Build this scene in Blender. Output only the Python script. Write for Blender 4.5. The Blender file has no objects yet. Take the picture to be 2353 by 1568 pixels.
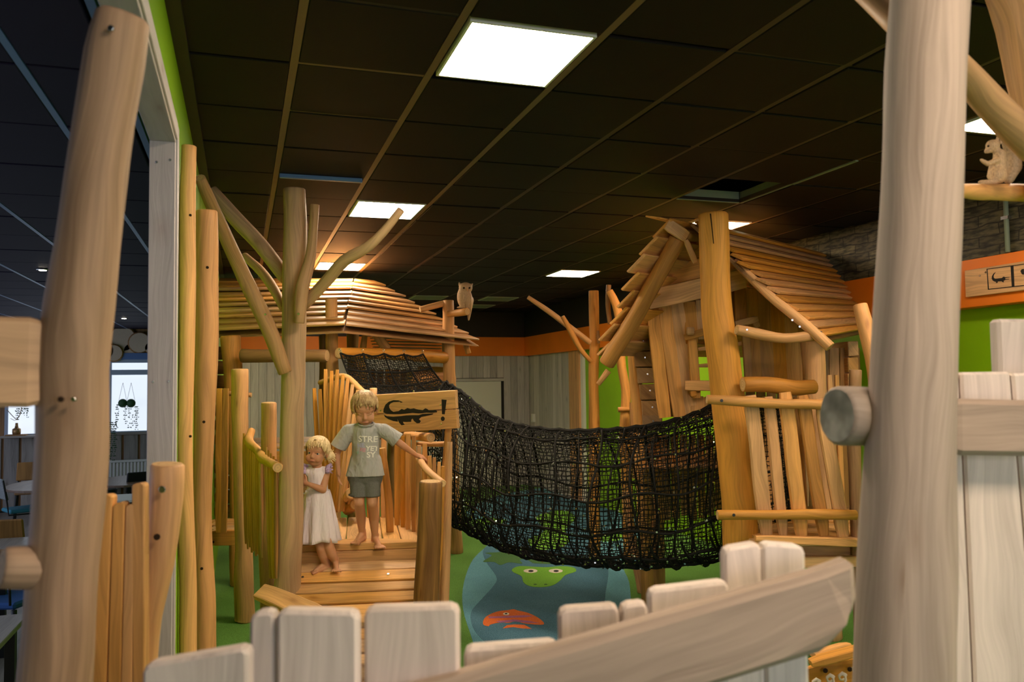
import bpy, bmesh, math, random
import numpy as np
from mathutils import Vector as V, Matrix, noise
from mathutils.bvhtree import BVHTree
random.seed(7)
S = bpy.context.scene
COL = S.collection
# ------------------------------------------------------------------ camera, world, lights, exposure
F = 1896.4                       # focal length in pixels of the 2353 px wide frame
YAW, PITCH, ROLL, CAMZ = .317, .051, -.0132, 2.03
_cy, _sy = math.cos(YAW), math.sin(YAW)
cf = V((_sy*math.cos(PITCH), _cy*math.cos(PITCH), math.sin(PITCH)))
_r = V((_cy, -_sy, 0)); _u = _r.cross(cf)
cr = _r*math.cos(ROLL) + _u*math.sin(ROLL)
cu = -_r*math.sin(ROLL) + _u*math.cos(ROLL)
CAM = V((0, 0, CAMZ))
EX, EY, EZ = V((_cy, -_sy, 0)), V((_sy, _cy, 0)), V((0, 0, 1))   # playground axes: across, away, up
cd = bpy.data.cameras.new('camera'); co = bpy.data.objects.new('camera', cd); COL.objects.link(co)
co.matrix_world = Matrix(((cr.x, cu.x, -cf.x, 0), (cr.y, cu.y, -cf.y, 0), (cr.z, cu.z, -cf.z, CAMZ), (0, 0, 0, 1)))
cd.sensor_fit = 'HORIZONTAL'; cd.sensor_width = 36; cd.lens = F/2353*36; cd.clip_start = .05
cd.dof.use_dof = True; cd.dof.focus_distance = 6.0; cd.dof.aperture_fstop = 4.0
S.camera = co
S.view_settings.view_transform = 'Standard'; S.view_settings.look = 'None'
S.view_settings.gamma = 1; S.view_settings.use_curve_mapping = False
S.view_settings.exposure = 0.0
w = bpy.data.worlds.new('world'); S.world = w; w.use_nodes = True
w.node_tree.nodes['Background'].inputs[0].default_value = (.55, .65, .8, 1)
w.node_tree.nodes['Background'].inputs[1].default_value = .12
PANEL = 64.0                     # radiance of a lit ceiling panel
PANEL_COL = (1.0, .80, .57)
WINDOW = .92
WINDOW_COL = (.80, .88, 1.0)

def area(name, loc, rot, sx, sy, power, col):
    l = bpy.data.lights.new(name, 'AREA'); l.shape = 'RECTANGLE'; l.size = sx; l.size_y = sy
    l.energy = power; l.color = col
    o = bpy.data.objects.new(name, l); COL.objects.link(o); o.location = loc; o.rotation_euler = rot
    return o
area('window_daylight', (2.4, -3.2, 2.0), (math.radians(80), 0, 0), 4.5, 1.8, 98, (.86, .84, 1.0))
area('cafe_side_fill', (-6.8, 8.0, 1.7), (0, math.radians(-90), 0), 1.8, 12, 150, (.62, .72, 1.0))  # added unseen fill along the side wall, making up for the dim panes
area('cafe_top_fill', (-3.4, 8.5, 2.95), (0, 0, 0), 4.5, 11, 50, (.75, .80, 1.0))  # added unseen overhead fill that brightens the cafe below its ceiling

def D(px, py, d):                # the point seen at a pixel of the photograph, at a given distance along the view
    return CAM + (cf + cr*((px-1176.5)/F) - cu*((py-784)/F))*d
def ray(px, py): return cf + cr*((px-1176.5)/F) - cu*((py-784)/F)
def PZ(px, py, z):
    v = ray(px, py); return CAM + v*((z-CAMZ)/v.z)
def PX(px, py, x):
    v = ray(px, py); return CAM + v*(x/v.x)
def PY(px, py, y):
    v = ray(px, py); return CAM + v*(y/v.y)

# ------------------------------------------------------------------ materials
def mat(name, col=(.5, .5, .5), rough=.6, spec=.3, metal=0):
    m = bpy.data.materials.new(name); m.use_nodes = True
    b = m.node_tree.nodes['Principled BSDF']
    b.inputs['Base Color'].default_value = (*col, 1); b.inputs['Roughness'].default_value = rough
    b.inputs['Specular IOR Level'].default_value = spec; b.inputs['Metallic'].default_value = metal
    return m
def N(m, t, **k):
    n = m.node_tree.nodes.new(t)
    for a, v in k.items():
        if a.startswith('i_'): n.inputs[int(a[2:])].default_value = v
        else: setattr(n, a, v)
    return n
def LK(m, a, b): m.node_tree.links.new(a, b)
def ramp(m, fac, stops):
    r = N(m, 'ShaderNodeValToRGB'); e = r.color_ramp.elements
    while len(e) > 1: e.remove(e[-1])
    e[0].position = stops[0][0]; e[0].color = (*stops[0][1], 1)
    for p, c in stops[1:]:
        x = e.new(p); x.color = (*c, 1)
    LK(m, fac, r.inputs[0]); return r.outputs[0]
def mul(c, k): return tuple(min(1, a*k) for a in c)
def wood(name, base, var=.25, rough=.55, dark=None, knots=True, paint=0):
    """UV x runs across the piece, y along the grain, both in metres"""
    m = mat(name, base, rough, .3); b = m.node_tree.nodes['Principled BSDF']
    dark = dark or (base[0]*.50, base[1]*.40, base[2]*.30)
    uv = N(m, 'ShaderNodeUVMap'); oi = N(m, 'ShaderNodeObjectInfo')
    comb = N(m, 'ShaderNodeCombineXYZ')
    mm = N(m, 'ShaderNodeMath', operation='MULTIPLY', i_1=37.0); LK(m, oi.outputs['Random'], mm.inputs[0])
    m2 = N(m, 'ShaderNodeMath', operation='MULTIPLY', i_1=11.3); LK(m, oi.outputs['Random'], m2.inputs[0])
    LK(m, mm.outputs[0], comb.inputs[0]); LK(m, m2.outputs[0], comb.inputs[1]); LK(m, mm.outputs[0], comb.inputs[2])
    add = N(m, 'ShaderNodeVectorMath', operation='ADD'); LK(m, uv.outputs[0], add.inputs[0]); LK(m, comb.outputs[0], add.inputs[1])
    # large patches bend the grain
    wn = N(m, 'ShaderNodeTexNoise'); wn.inputs['Scale'].default_value = 3.2; wn.inputs['Detail'].default_value = 1
    mp0 = N(m, 'ShaderNodeMapping'); mp0.inputs['Scale'].default_value = (2.2, .8, 1); LK(m, add.outputs[0], mp0.inputs[0]); LK(m, mp0.outputs[0], wn.inputs['Vector'])
    sc = N(m, 'ShaderNodeVectorMath', operation='SCALE'); sc.inputs['Scale'].default_value = .10
    LK(m, wn.outputs['Color'], sc.inputs[0])
    ad2 = N(m, 'ShaderNodeVectorMath', operation='ADD'); LK(m, add.outputs[0], ad2.inputs[0]); LK(m, sc.outputs[0], ad2.inputs[1])
    mp = N(m, 'ShaderNodeMapping'); mp.inputs['Scale'].default_value = (75, 2.4, 1); LK(m, ad2.outputs[0], mp.inputs[0])
    n1 = N(m, 'ShaderNodeTexNoise'); n1.inputs['Scale'].default_value = 1; n1.inputs['Detail'].default_value = 5; n1.inputs['Roughness'].default_value = .62
    LK(m, mp.outputs[0], n1.inputs['Vector'])
    mpb = N(m, 'ShaderNodeMapping'); mpb.inputs['Scale'].default_value = (13, 1.1, 1); LK(m, ad2.outputs[0], mpb.inputs[0])
    n2 = N(m, 'ShaderNodeTexNoise'); n2.inputs['Scale'].default_value = 1; n2.inputs['Detail'].default_value = 2
    LK(m, mpb.outputs[0], n2.inputs['Vector'])
    mix = N(m, 'ShaderNodeMix', data_type='FLOAT'); mix.inputs[0].default_value = .50
    LK(m, n1.outputs[0], mix.inputs[2]); LK(m, n2.outputs[0], mix.inputs[3])
    c = ramp(m, mix.outputs[0], [(.33, tuple(base[i]*(.85-var*1.3)+dark[i]*var for i in range(3))), (.44, tuple(base[i]*(1-var*.7) for i in range(3))), (.52, base), (.63, mul(base, 1+var*.7))])
    # knots
    vo = N(m, 'ShaderNodeTexVoronoi'); vo.inputs['Scale'].default_value = 1
    mpk = N(m, 'ShaderNodeMapping'); mpk.inputs['Scale'].default_value = (5.5, 2.1, 1); LK(m, ad2.outputs[0], mpk.inputs[0]); LK(m, mpk.outputs[0], vo.inputs['Vector'])
    kf = ramp(m, vo.outputs['Distance'], [(.03, (1, 1, 1)), (.09, (.35, .35, .35)), (.2, (0, 0, 0))])
    kk = N(m, 'ShaderNodeMath', operation='MULTIPLY', i_1=.75 if knots else .0); LK(m, kf, kk.inputs[0])
    mx = N(m, 'ShaderNodeMix', data_type='RGBA'); LK(m, kk.outputs[0], mx.inputs[0]); LK(m, c, mx.inputs[6]); mx.inputs[7].default_value = (*dark, 1)
    # piece-to-piece variation
    hs = N(m, 'ShaderNodeHueSaturation')
    mr = N(m, 'ShaderNodeMapRange'); mr.inputs[3].default_value = .80; mr.inputs[4].default_value = 1.16
    LK(m, oi.outputs['Random'], mr.inputs[0]); LK(m, mr.outputs[0], hs.inputs['Value'])
    fr = N(m, 'ShaderNodeMath', operation='FRACT'); LK(m, mm.outputs[0], fr.inputs[0])
    mr2 = N(m, 'ShaderNodeMapRange'); mr2.inputs[3].default_value = .85; mr2.inputs[4].default_value = 1.1
    LK(m, fr.outputs[0], mr2.inputs[0]); LK(m, mr2.outputs[0], hs.inputs['Saturation'])
    LK(m, mx.outputs[2], hs.inputs['Color']); LK(m, hs.outputs[0], b.inputs['Base Color'])
    bp = N(m, 'ShaderNodeBump'); bp.inputs['Strength'].default_value = .45; bp.inputs['Distance'].default_value = .006
    LK(m, mix.outputs[0], bp.inputs['Height']); LK(m, bp.outputs[0], b.inputs['Normal'])
    return m
def endgrain(name, base):
    m = mat(name, base, .7, .2); b = m.node_tree.nodes['Principled BSDF']
    uv = N(m, 'ShaderNodeUVMap'); wv = N(m, 'ShaderNodeTexWave', wave_type='RINGS', rings_direction='SPHERICAL')
    wv.inputs['Scale'].default_value = 16; wv.inputs['Distortion'].default_value = 4; wv.inputs['Detail'].default_value = 2; wv.inputs['Detail Scale'].default_value = 1.5
    LK(m, uv.outputs[0], wv.inputs['Vector'])
    LK(m, ramp(m, wv.outputs[0], [(0, mul(base, .80)), (.5, base), (1, mul(base, 1.05))]), b.inputs['Base Color'])
    return m
M = {}
M['gold'] = wood('golden_wood', (.64, .318, .098))
M['honey'] = wood('honey_wood', (.55, .255, .070))
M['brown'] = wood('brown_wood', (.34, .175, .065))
M['newel'] = wood('dark_weathered_wood', (.25, .125, .048), var=.4)
M['deckw'] = wood('deck_wood', (.65, .345, .125))
M['tan'] = wood('tan_wood', (.54, .32, .16), rough=.6)
M['post'] = wood('weathered_post_wood', (.32, .20, .12), var=.3, rough=.65)
M['rail'] = wood('rail_wood', (.39, .29, .225), var=.2, rough=.7, dark=(.25, .15, .09))
M['pale'] = wood('pale_wood', (.66, .555, .485), var=.16, rough=.7, dark=(.38, .25, .17))
M['grey'] = wood('grey_stained_wood', (.52, .465, .445), var=.15, rough=.75, dark=(.2, .18, .16))
M['cafegrey'] = wood('cafe_panel_wood', (.34, .30, .27), var=.2, rough=.7)
M['liningw'] = wood('lining_wood', (.46, .42, .42), var=.12, rough=.5, dark=(.3, .22, .2))
M['darktable'] = wood('table_wood', (.20, .13, .09), rough=.35)
M['lighttable'] = wood('pale_table_wood', (.30, .25, .21), rough=.35)
M['end'] = endgrain('end_grain', (.58, .37, .17))
M['slice'] = endgrain('log_slice_grain', (.72, .56, .42))
def speckle(name, a, b_, scale=180, rough=.85, bump=.4):
    m = mat(name, a, rough, .2); b = m.node_tree.nodes['Principled BSDF']
    tc = N(m, 'ShaderNodeTexCoord'); n = N(m, 'ShaderNodeTexNoise'); n.inputs['Scale'].default_value = scale; n.inputs['Detail'].default_value = 2
    LK(m, tc.outputs['Object'], n.inputs['Vector'])
    n2 = N(m, 'ShaderNodeTexNoise'); n2.inputs['Scale'].default_value = 1.3; LK(m, tc.outputs['Object'], n2.inputs['Vector'])
    mix = N(m, 'ShaderNodeMix', data_type='FLOAT'); mix.inputs[0].default_value = .22
    LK(m, n.outputs[0], mix.inputs[2]); LK(m, n2.outputs[0], mix.inputs[3])
    LK(m, ramp(m, mix.outputs[0], [(.36, mul(a, .6)), (.5, a), (.62, b_)]), b.inputs['Base Color'])
    bp = N(m, 'ShaderNodeBump'); bp.inputs['Strength'].default_value = bump; bp.inputs['Distance'].default_value = .004
    LK(m, n.outputs[0], bp.inputs['Height']); LK(m, bp.outputs[0], b.inputs['Normal'])
    return m
M['endgrey'] = speckle('weathered_end_grain', (.26, .25, .21), (.44, .42, .37), 14)
M['rgreen'] = speckle('green_rubber', (.105, .245, .045), (.16, .34, .07))
M['rlight'] = speckle('light_blue_rubber', (.11, .30, .40), (.19, .43, .52))
M['rdark'] = speckle('deep_blue_rubber', (.055, .155, .235), (.12, .26, .35))
M['rlime'] = speckle('lime_rubber', (.17, .42, .04), (.22, .5, .06))
M['rolive'] = speckle('olive_rubber', (.06, .15, .05), (.09, .2, .06))
M['rorange'] = speckle('orange_rubber', (.75, .15, .03), (.85, .22, .05))
M['rpurple'] = speckle('violet_rubber', (.42, .13, .30), (.5, .2, .38))
M['rwhite'] = speckle('cream_rubber', (.75, .68, .58), (.85, .8, .7))
M['rblack'] = mat('black_rubber', (.02, .02, .02), .8)
def painted(name, col, rough=.5, bump=.1):
    m = mat(name, col, rough, .3); b = m.node_tree.nodes['Principled BSDF']
    tc = N(m, 'ShaderNodeTexCoord'); n = N(m, 'ShaderNodeTexNoise'); n.inputs['Scale'].default_value = 2.0; n.inputs['Detail'].default_value = 4
    LK(m, tc.outputs['Object'], n.inputs['Vector'])
    LK(m, ramp(m, n.outputs[0], [(.3, mul(col, .92)), (.7, mul(col, 1.06))]), b.inputs['Base Color'])
    n2 = N(m, 'ShaderNodeTexNoise'); n2.inputs['Scale'].default_value = 90; LK(m, tc.outputs['Object'], n2.inputs['Vector'])
    bp = N(m, 'ShaderNodeBump'); bp.inputs['Strength'].default_value = bump; bp.inputs['Distance'].default_value = .003
    LK(m, n2.outputs[0], bp.inputs['Height']); LK(m, bp.outputs[0], b.inputs['Normal'])
    return m
M['lime'] = painted('lime_wall_paint', (.235, .46, .005))
M['orange'] = painted('orange_paint', (.85, .20, .01))
M['black'] = painted('black_wall_paint', (.022, .018, .015))
M['tile'] = painted('dark_ceiling_tile', (.0105, .0075, .0055), .6)
M['cafetile'] = painted('dark_blue_ceiling_tile', (.016, .013, .040), .6)
for k_ in ('tile', 'cafetile'): M[k_].node_tree.nodes['Principled BSDF'].inputs['Specular IOR Level'].default_value = .12
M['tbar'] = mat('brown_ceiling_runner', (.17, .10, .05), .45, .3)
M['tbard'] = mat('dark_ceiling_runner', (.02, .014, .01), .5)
M['tbarm'] = mat('mid_brown_ceiling_runner', (.07, .042, .024), .5, .2)  # darker brown for the runners farther right
M['framew'] = mat('blue_grey_frame', (.40, .48, .62), .4, .4)
M['tblue'] = mat('blue_lit_runner_blue_rail', (.10, .20, .48), .35, .5)  # bluish light on the runners is put into this colour; head rail is blue
M['steel'] = mat('steel', (.6, .6, .6), .25, .5, 1)
M['blacks'] = mat('black_metal', (.015, .015, .017), .4, .4)
M['white'] = mat('white_paint', (.72, .70, .66), .5)
M['door'] = mat('door_paint', (.70, .67, .60), .5)
M['print'] = mat('burnt_black_print', (.022, .018, .016), .7, .2)
M['hole'] = mat('drilled_hole', (.03, .018, .01), .9, .1)
M['rope'] = mat('black_rope', (.010, .009, .008), .6, .15)
M['whiterope'] = mat('white_rope', (.6, .52, .42), .8)
M['skin'] = mat('skin', (.52, .255, .14), .5, .3)
M['skin'].node_tree.nodes['Principled BSDF'].inputs['Subsurface Weight'].default_value = .08
M['lip'] = mat('lip', (.52, .20, .15), .45)
M['eyewhite'] = mat('eye_white', (.65, .62, .58), .2)
M['iris'] = mat('iris', (.05, .07, .10), .15)
M['brow'] = mat('eyebrow_hair', (.42, .27, .13), .8)
M['shirt'] = mat('grey_cotton', (.40, .40, .39), .85, .1)
M['denim'] = speckle('grey_denim', (.12, .12, .11), (.165, .165, .15), 420, .9)
M['dress'] = mat('pale_lilac_cotton', (.78, .69, .74), .8, .1)
M['ruffle'] = mat('lilac_ruffle', (.50, .38, .60), .8, .1)
M['letter'] = mat('white_lettering', (.75, .74, .68), .7)
M['pinkp'] = mat('pink_print', (.62, .30, .36), .7)
M['bluep'] = mat('lilac_print', (.42, .42, .62), .7)
M['mintp'] = mat('mint_print', (.30, .52, .42), .7)
def folds(m, sc, dist):
    b = M[m].node_tree.nodes['Principled BSDF']; tc = N(M[m], 'ShaderNodeTexCoord'); mp = N(M[m], 'ShaderNodeMapping'); mp.inputs['Scale'].default_value = sc
    mp.inputs['Rotation'].default_value = (.2, .5, .3)
    n = N(M[m], 'ShaderNodeTexNoise'); n.inputs['Scale'].default_value = 1; n.inputs['Detail'].default_value = 2; n.inputs['Distortion'].default_value = .8
    LK(M[m], tc.outputs['Object'], mp.inputs[0]); LK(M[m], mp.outputs[0], n.inputs['Vector'])
    bp = N(M[m], 'ShaderNodeBump'); bp.inputs['Strength'].default_value = .9; bp.inputs['Distance'].default_value = dist
    LK(M[m], n.outputs[0], bp.inputs['Height']); LK(M[m], bp.outputs[0], b.inputs['Normal'])
folds('shirt', (14, 14, 8), .03); folds('dress', (26, 26, 5), .02)
def hairmat(name, a, b_):
    m = mat(name, a, .45, .4); b = m.node_tree.nodes['Principled BSDF']
    uv = N(m, 'ShaderNodeTexCoord'); n = N(m, 'ShaderNodeTexNoise'); n.inputs['Scale'].default_value = 28
    LK(m, uv.outputs['Object'], n.inputs['Vector']); LK(m, ramp(m, n.outputs[0], [(.35, a), (.65, b_)]), b.inputs['Base Color']); return m
M['hairb'] = hairmat('dark_blond_hair', (.30, .17, .07), (.62, .43, .21))
M['hairg'] = hairmat('light_blond_hair', (.62, .43, .20), (.85, .66, .38))
M['teal'] = mat('teal_fabric', (.05, .24, .32), .8)
M['bluef'] = mat('blue_fabric', (.04, .12, .38), .7)
M['greyf'] = speckle('grey_woven_fabric', (.22, .24, .24), (.35, .37, .36), 120)
M['leaf'] = mat('leaf_green', (.04, .10, .04), .6)
M['brass'] = mat('brass_vase', (.35, .2, .08), .35, .5, .6)
M['flower'] = mat('white_petal', (.75, .75, .70), .7)
M['carve'] = wood('carved_pale_wood', (.50, .32, .16), knots=False)
def emis(name, col, s):
    m = mat(name, (.8, .8, .8), .5); b = m.node_tree.nodes['Principled BSDF']
    b.inputs['Emission Color'].default_value = (*col, 1); b.inputs['Emission Strength'].default_value = s; return m
M['panel'] = emis('lit_panel', PANEL_COL, PANEL)
M['offpanel'] = mat('unlit_panel', (.20, .23, .17), .5)
M['window'] = emis('bright_window_pane', WINDOW_COL, WINDOW)
M['spot'] = emis('spot_bulb', (1, .85, .65), 40)
def stone():
    m = mat('stone_look_wallpaper', (.1, .09, .05), .6, .3); b = m.node_tree.nodes['Principled BSDF']
    uv = N(m, 'ShaderNodeUVMap')
    br = N(m, 'ShaderNodeTexBrick'); br.inputs['Scale'].default_value = 1; br.inputs['Brick Width'].default_value = .34; br.inputs['Row Height'].default_value = .085
    br.inputs['Mortar Size'].default_value = .006; br.inputs['Color1'].default_value = (.085, .075, .045, 1); br.inputs['Color2'].default_value = (.05, .043, .028, 1); br.inputs['Mortar'].default_value = (.022, .018, .012, 1)
    nz = N(m, 'ShaderNodeTexNoise'); nz.inputs['Scale'].default_value = 4; LK(m, uv.outputs[0], nz.inputs['Vector'])
    sc = N(m, 'ShaderNodeVectorMath', operation='SCALE'); sc.inputs['Scale'].default_value = .07; LK(m, nz.outputs['Color'], sc.inputs[0])
    ad = N(m, 'ShaderNodeVectorMath', operation='ADD'); LK(m, uv.outputs[0], ad.inputs[0]); LK(m, sc.outputs[0], ad.inputs[1])
    LK(m, ad.outputs[0], br.inputs['Vector'])
    n = N(m, 'ShaderNodeTexNoise'); n.inputs['Scale'].default_value = 1; n.inputs['Detail'].default_value = 5
    mp = N(m, 'ShaderNodeMapping'); mp.inputs['Scale'].default_value = (9, 34, 1); LK(m, uv.outputs[0], mp.inputs[0]); LK(m, mp.outputs[0], n.inputs['Vector'])
    mx = N(m, 'ShaderNodeMix', data_type='RGBA', blend_type='MULTIPLY'); mx.inputs[0].default_value = .9
    LK(m, br.outputs[0], mx.inputs[6]); LK(m, ramp(m, n.outputs[0], [(.38, (.35, .35, .35)), (.6, (1.7, 1.6, 1.4))]), mx.inputs[7])
    LK(m, mx.outputs[2], b.inputs['Base Color'])
    bp = N(m, 'ShaderNodeBump'); bp.inputs['Strength'].default_value = .8; bp.inputs['Distance'].default_value = .01
    LK(m, n.outputs[0], bp.inputs['Height']); LK(m, bp.outputs[0], b.inputs['Normal'])
    return m
M['stone'] = stone()

# ------------------------------------------------------------------ object helpers
WL = {}
def thing(name, label, cat, loc=(0, 0, 0), group=None, kind=None):
    o = bpy.data.objects.new(name, None); COL.objects.link(o); o.location = loc; o.empty_display_size = .1
    if label: o['label'] = label
    if cat: o['category'] = cat
    if group: o['group'] = group
    if kind: o['kind'] = kind
    WL[o] = V(loc); return o
def tag(o, label=None, cat=None, group=None, kind=None):
    if label: o['label'] = label
    if cat: o['category'] = cat
    if group: o['group'] = group
    if kind: o['kind'] = kind
    return o
def link(name, me, parent, mats, org=None, label=None, kind=None, smooth=False):
    """mesh in world coordinates -> object with its origin at org, child of parent"""
    if org is None:
        n = len(me.vertices); a = np.empty(n*3, 'f'); me.vertices.foreach_get('co', a); a = a.reshape(-1, 3)
        org = V(((a.min(0)+a.max(0))/2).tolist())
    me.transform(Matrix.Translation(-V(org)))
    for m_ in (mats if isinstance(mats, (list, tuple)) else [mats]): me.materials.append(M[m_] if isinstance(m_, str) else m_)
    if smooth: me.shade_smooth()
    me.name = name
    o = bpy.data.objects.new(name, me); COL.objects.link(o)
    o.location = V(org) - (WL[parent] if parent else V((0, 0, 0)))
    if parent: o.parent = parent
    WL[o] = V(org)
    if label: o['label'] = label
    if kind: o['kind'] = kind
    return o
def pyd(vs, fs, uvs=None, mi=None):
    me = bpy.data.meshes.new('m'); me.from_pydata([tuple(v) for v in vs], [], fs); 
    if uvs is not None:
        l = me.uv_layers.new(name='UVMap'); l.data.foreach_set('uv', [c for u in uvs for c in u])
    if mi is not None: me.polygons.foreach_set('material_index', mi)
    me.update(); return me
def grain(me, axis, org=None):
    """box-project UVs with y along the grain axis"""
    axis = V(axis).normalized(); l = me.uv_layers.new(name='UVMap') if not me.uv_layers else me.uv_layers[0]
    vs = me.vertices
    for p in me.polygons:
        n = p.normal
        if abs(n.dot(axis)) > .8:
            a = axis.orthogonal().normalized(); b = axis.cross(a)
        else:
            b = axis; a = n.cross(axis).normalized()
        for li in p.loop_indices:
            c = vs[me.loops[li].vertex_index].co
            l.data[li].uv = (c.dot(a), c.dot(b))
    return me
def spline(pts, step):
    """Catmull-Rom through (Vector, radius) points"""
    if len(pts) == 2:
        n = max(2, int((pts[1][0]-pts[0][0]).length/step)); return [(pts[0][0].lerp(pts[1][0], i/n), pts[0][1]+(pts[1][1]-pts[0][1])*i/n) for i in range(n+1)]
    out = []
    for i in range(len(pts)-1):
        p0 = pts[max(i-1, 0)]; p1 = pts[i]; p2 = pts[i+1]; p3 = pts[min(i+2, len(pts)-1)]
        n = max(2, int((p2[0]-p1[0]).length/step))
        for k in range(n):
            t = k/n; t2 = t*t; t3 = t2*t
            L0 = max((p1[0]-p0[0]).length, 1e-6); L1 = max((p2[0]-p1[0]).length, 1e-6); L2 = max((p3[0]-p2[0]).length, 1e-6)
            if i == 0: L0 = 0
            if i == len(pts)-2: L2 = 0
            def cr_(a, b, c, d):
                m1 = (c-a)*(L1/(L0+L1)); m2 = (d-b)*(L1/(L1+L2))
                return b*(2*t3-3*t2+1)+m1*(t3-2*t2+t)+c*(-2*t3+3*t2)+m2*(t3-t2)
            out.append((cr_(p0[0], p1[0], p2[0], p3[0]), cr_(p0[1], p1[1], p2[1], p3[1])))
    out.append(pts[-1]); return out
def tube_geo(pts, sides=14, step=.06, rough=.05, chamfer=True, flat=None):
    """returns verts, faces, uvs, material indices of an irregular log"""
    P = spline(pts, step); seed = random.uniform(0, 90)
    if rough and len(P) > 4:
        P = [(p+V((noise.noise(V((seed, i*step*2.6, 1))), noise.noise(V((seed, i*step*2.6, 9))), 0))*(r*rough*2.2*min(1, i/3, (len(P)-1-i)/3)), r*(1+rough*1.2*noise.noise(V((seed+30, i*step*3.1, 4))))) for i, (p, r) in enumerate(P)]
    if chamfer:
        r0 = P[0][1]; r1 = P[-1][1]; d0 = (P[1][0]-P[0][0]).normalized(); d1 = (P[-1][0]-P[-2][0]).normalized()
        P = [(P[0][0], r0*.88), (P[0][0]+d0*r0*.12, r0)] + P[1:-1] + [(P[-1][0]-d1*r1*.12, r1), (P[-1][0], r1*.88)]
    vs = []; L = [0]; n = len(P); X = None
    for i in range(n):
        t = (P[min(i+1, n-1)][0]-P[max(i-1, 0)][0]).normalized()
        if X is None: X = t.orthogonal().normalized()
        X = (X - t*X.dot(t)).normalized(); Y = t.cross(X)
        if i: L.append(L[-1]+(P[i][0]-P[i-1][0]).length)
        for k in range(sides):
            a = 2*math.pi*k/sides
            r = P[i][1]
            if rough: r *= 1 + rough*(noise.noise(V((math.cos(a)*1.1+seed, math.sin(a)*1.1, L[-1]*2.2)))*1.6)
            vs.append(P[i][0]+X*(math.cos(a)*r)+Y*(math.sin(a)*r))
    fs = []; uvs = []; mi = []
    cir = 2*math.pi*max(p[1] for p in P)
    for i in range(n-1):
        for k in range(sides):
            k2 = (k+1) % sides
            fs.append((i*sides+k, i*sides+k2, (i+1)*sides+k2, (i+1)*sides+k)); mi.append(0)
            uvs += [(k/sides*cir, L[i]), ((k+1)/sides*cir, L[i]), ((k+1)/sides*cir, L[i+1]), (k/sides*cir, L[i+1])]
    for base, rev in ((0, True), ((n-1)*sides, False)):
        idx = [base+k for k in range(sides)]; r = P[0][1] if rev else P[-1][1]
        c = [(math.cos(2*math.pi*k/sides)*r, math.sin(2*math.pi*k/sides)*r) for k in range(sides)]
        if rev: idx.reverse(); c.reverse()
        fs.append(tuple(idx)); mi.append(1); uvs += c
    return vs, fs, uvs, mi
def log(name, parent, pts, m='gold', sides=14, step=.06, rough=.06, end='end', label=None, org=None, floor=False):
    """pts: (px, py, distance, width in px) or (Vector, radius)"""
    Q = []
    for p in pts:
        if isinstance(p[0], V): Q.append(p)
        else: Q.append((D(p[0], p[1], p[2]), p[3]/2*p[2]/F))
    if floor:
        a, r = Q[-1]; dv = (a-Q[-2][0]); k = a.z/max(-dv.z, 1e-3) if dv.z < 0 else 0
        off = V((dv.x, dv.y, 0))*k; m_ = .18*a.z
        if off.length > m_: off = off*(m_/off.length)
        Q.append((V((a.x+off.x, a.y+off.y, 0)), r*1.02))
    g = tube_geo(Q, sides, step, rough)
    me = pyd(*g); 
    o = link(name, me, parent, [m, end], org, label); 
    for p in me.polygons: p.use_smooth = len(p.vertices) == 4
    return o
def sweep_board(p0, p1, wd, w0, w1, t, n=6, wob=.0, ch=.006, bend=0, endround=0):
    ax = (p1-p0); Ln = ax.length; ax.normalize(); wd = (wd-ax*wd.dot(ax)).normalized(); td = ax.cross(wd)
    vs = []; seed = random.uniform(0, 99)
    for i in range(n+1):
        s = i/n; c = p0.lerp(p1, s) + wd*(bend*math.sin(s*math.pi))
        hw = (w0+(w1-w0)*s)/2
        if wob:
            hw *= 1+wob*noise.noise(V((s*Ln*3+seed, 1, 2)))
            c = c+wd*(wob*hw*.8*noise.noise(V((s*Ln*2.5+seed, 7, 5))))
        ht = t/2; k = ch
        e = 0
        if (i == 0 or i == n): e = ch; 
        a = hw-e; b = ht-e
        for (x, y) in ((a, b-k), (a-k, b), (-a+k, b), (-a, b-k), (-a, -b+k), (-a+k, -b), (a-k, -b), (a, -b+k)):
            vs.append(c+wd*x+td*y)
    fs = []
    for i in range(n):
        for k in range(8):
            k2 = (k+1) % 8; fs.append((i*8+k, i*8+k2, (i+1)*8+k2, (i+1)*8+k))
    fs.append(tuple(range(7, -1, -1))); fs.append(tuple(n*8+k for k in range(8)))
    return vs, fs, ax
def bd(name, parent, a, b, w, t=.03, m='gold', nrm=None, n=5, wob=.06, ch=.005, w2=None, label=None, bend=0):
    """a board facing the camera side: a, b = (px, py, distance) or Vectors, w in px at each end (or metres when negative)"""
    A = a if isinstance(a, V) else D(*a); B = b if isinstance(b, V) else D(*b)
    def wm(w, q, P):
        if w < 0: return -w
        d = q[2] if not isinstance(q, V) else (P-CAM).dot(cf)
        return w*d/F
    W0 = wm(w, a, A); W1 = wm(w2 if w2 is not None else w, b, B)
    nrm = nrm or -EY
    wd = (B-A).cross(nrm).normalized()
    vs, fs, ax = sweep_board(A, B, wd, W0, W1, t, n, wob, min(ch, t*.35), bend)
    me = pyd(vs, fs); bmf(me); grain(me, ax)
    return link(name, me, parent, [m], None, label)
def bmf(me):
    b = bmesh.new(); b.from_mesh(me); bmesh.ops.recalc_face_normals(b, faces=b.faces); b.to_mesh(me); b.free(); me.update()
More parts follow.
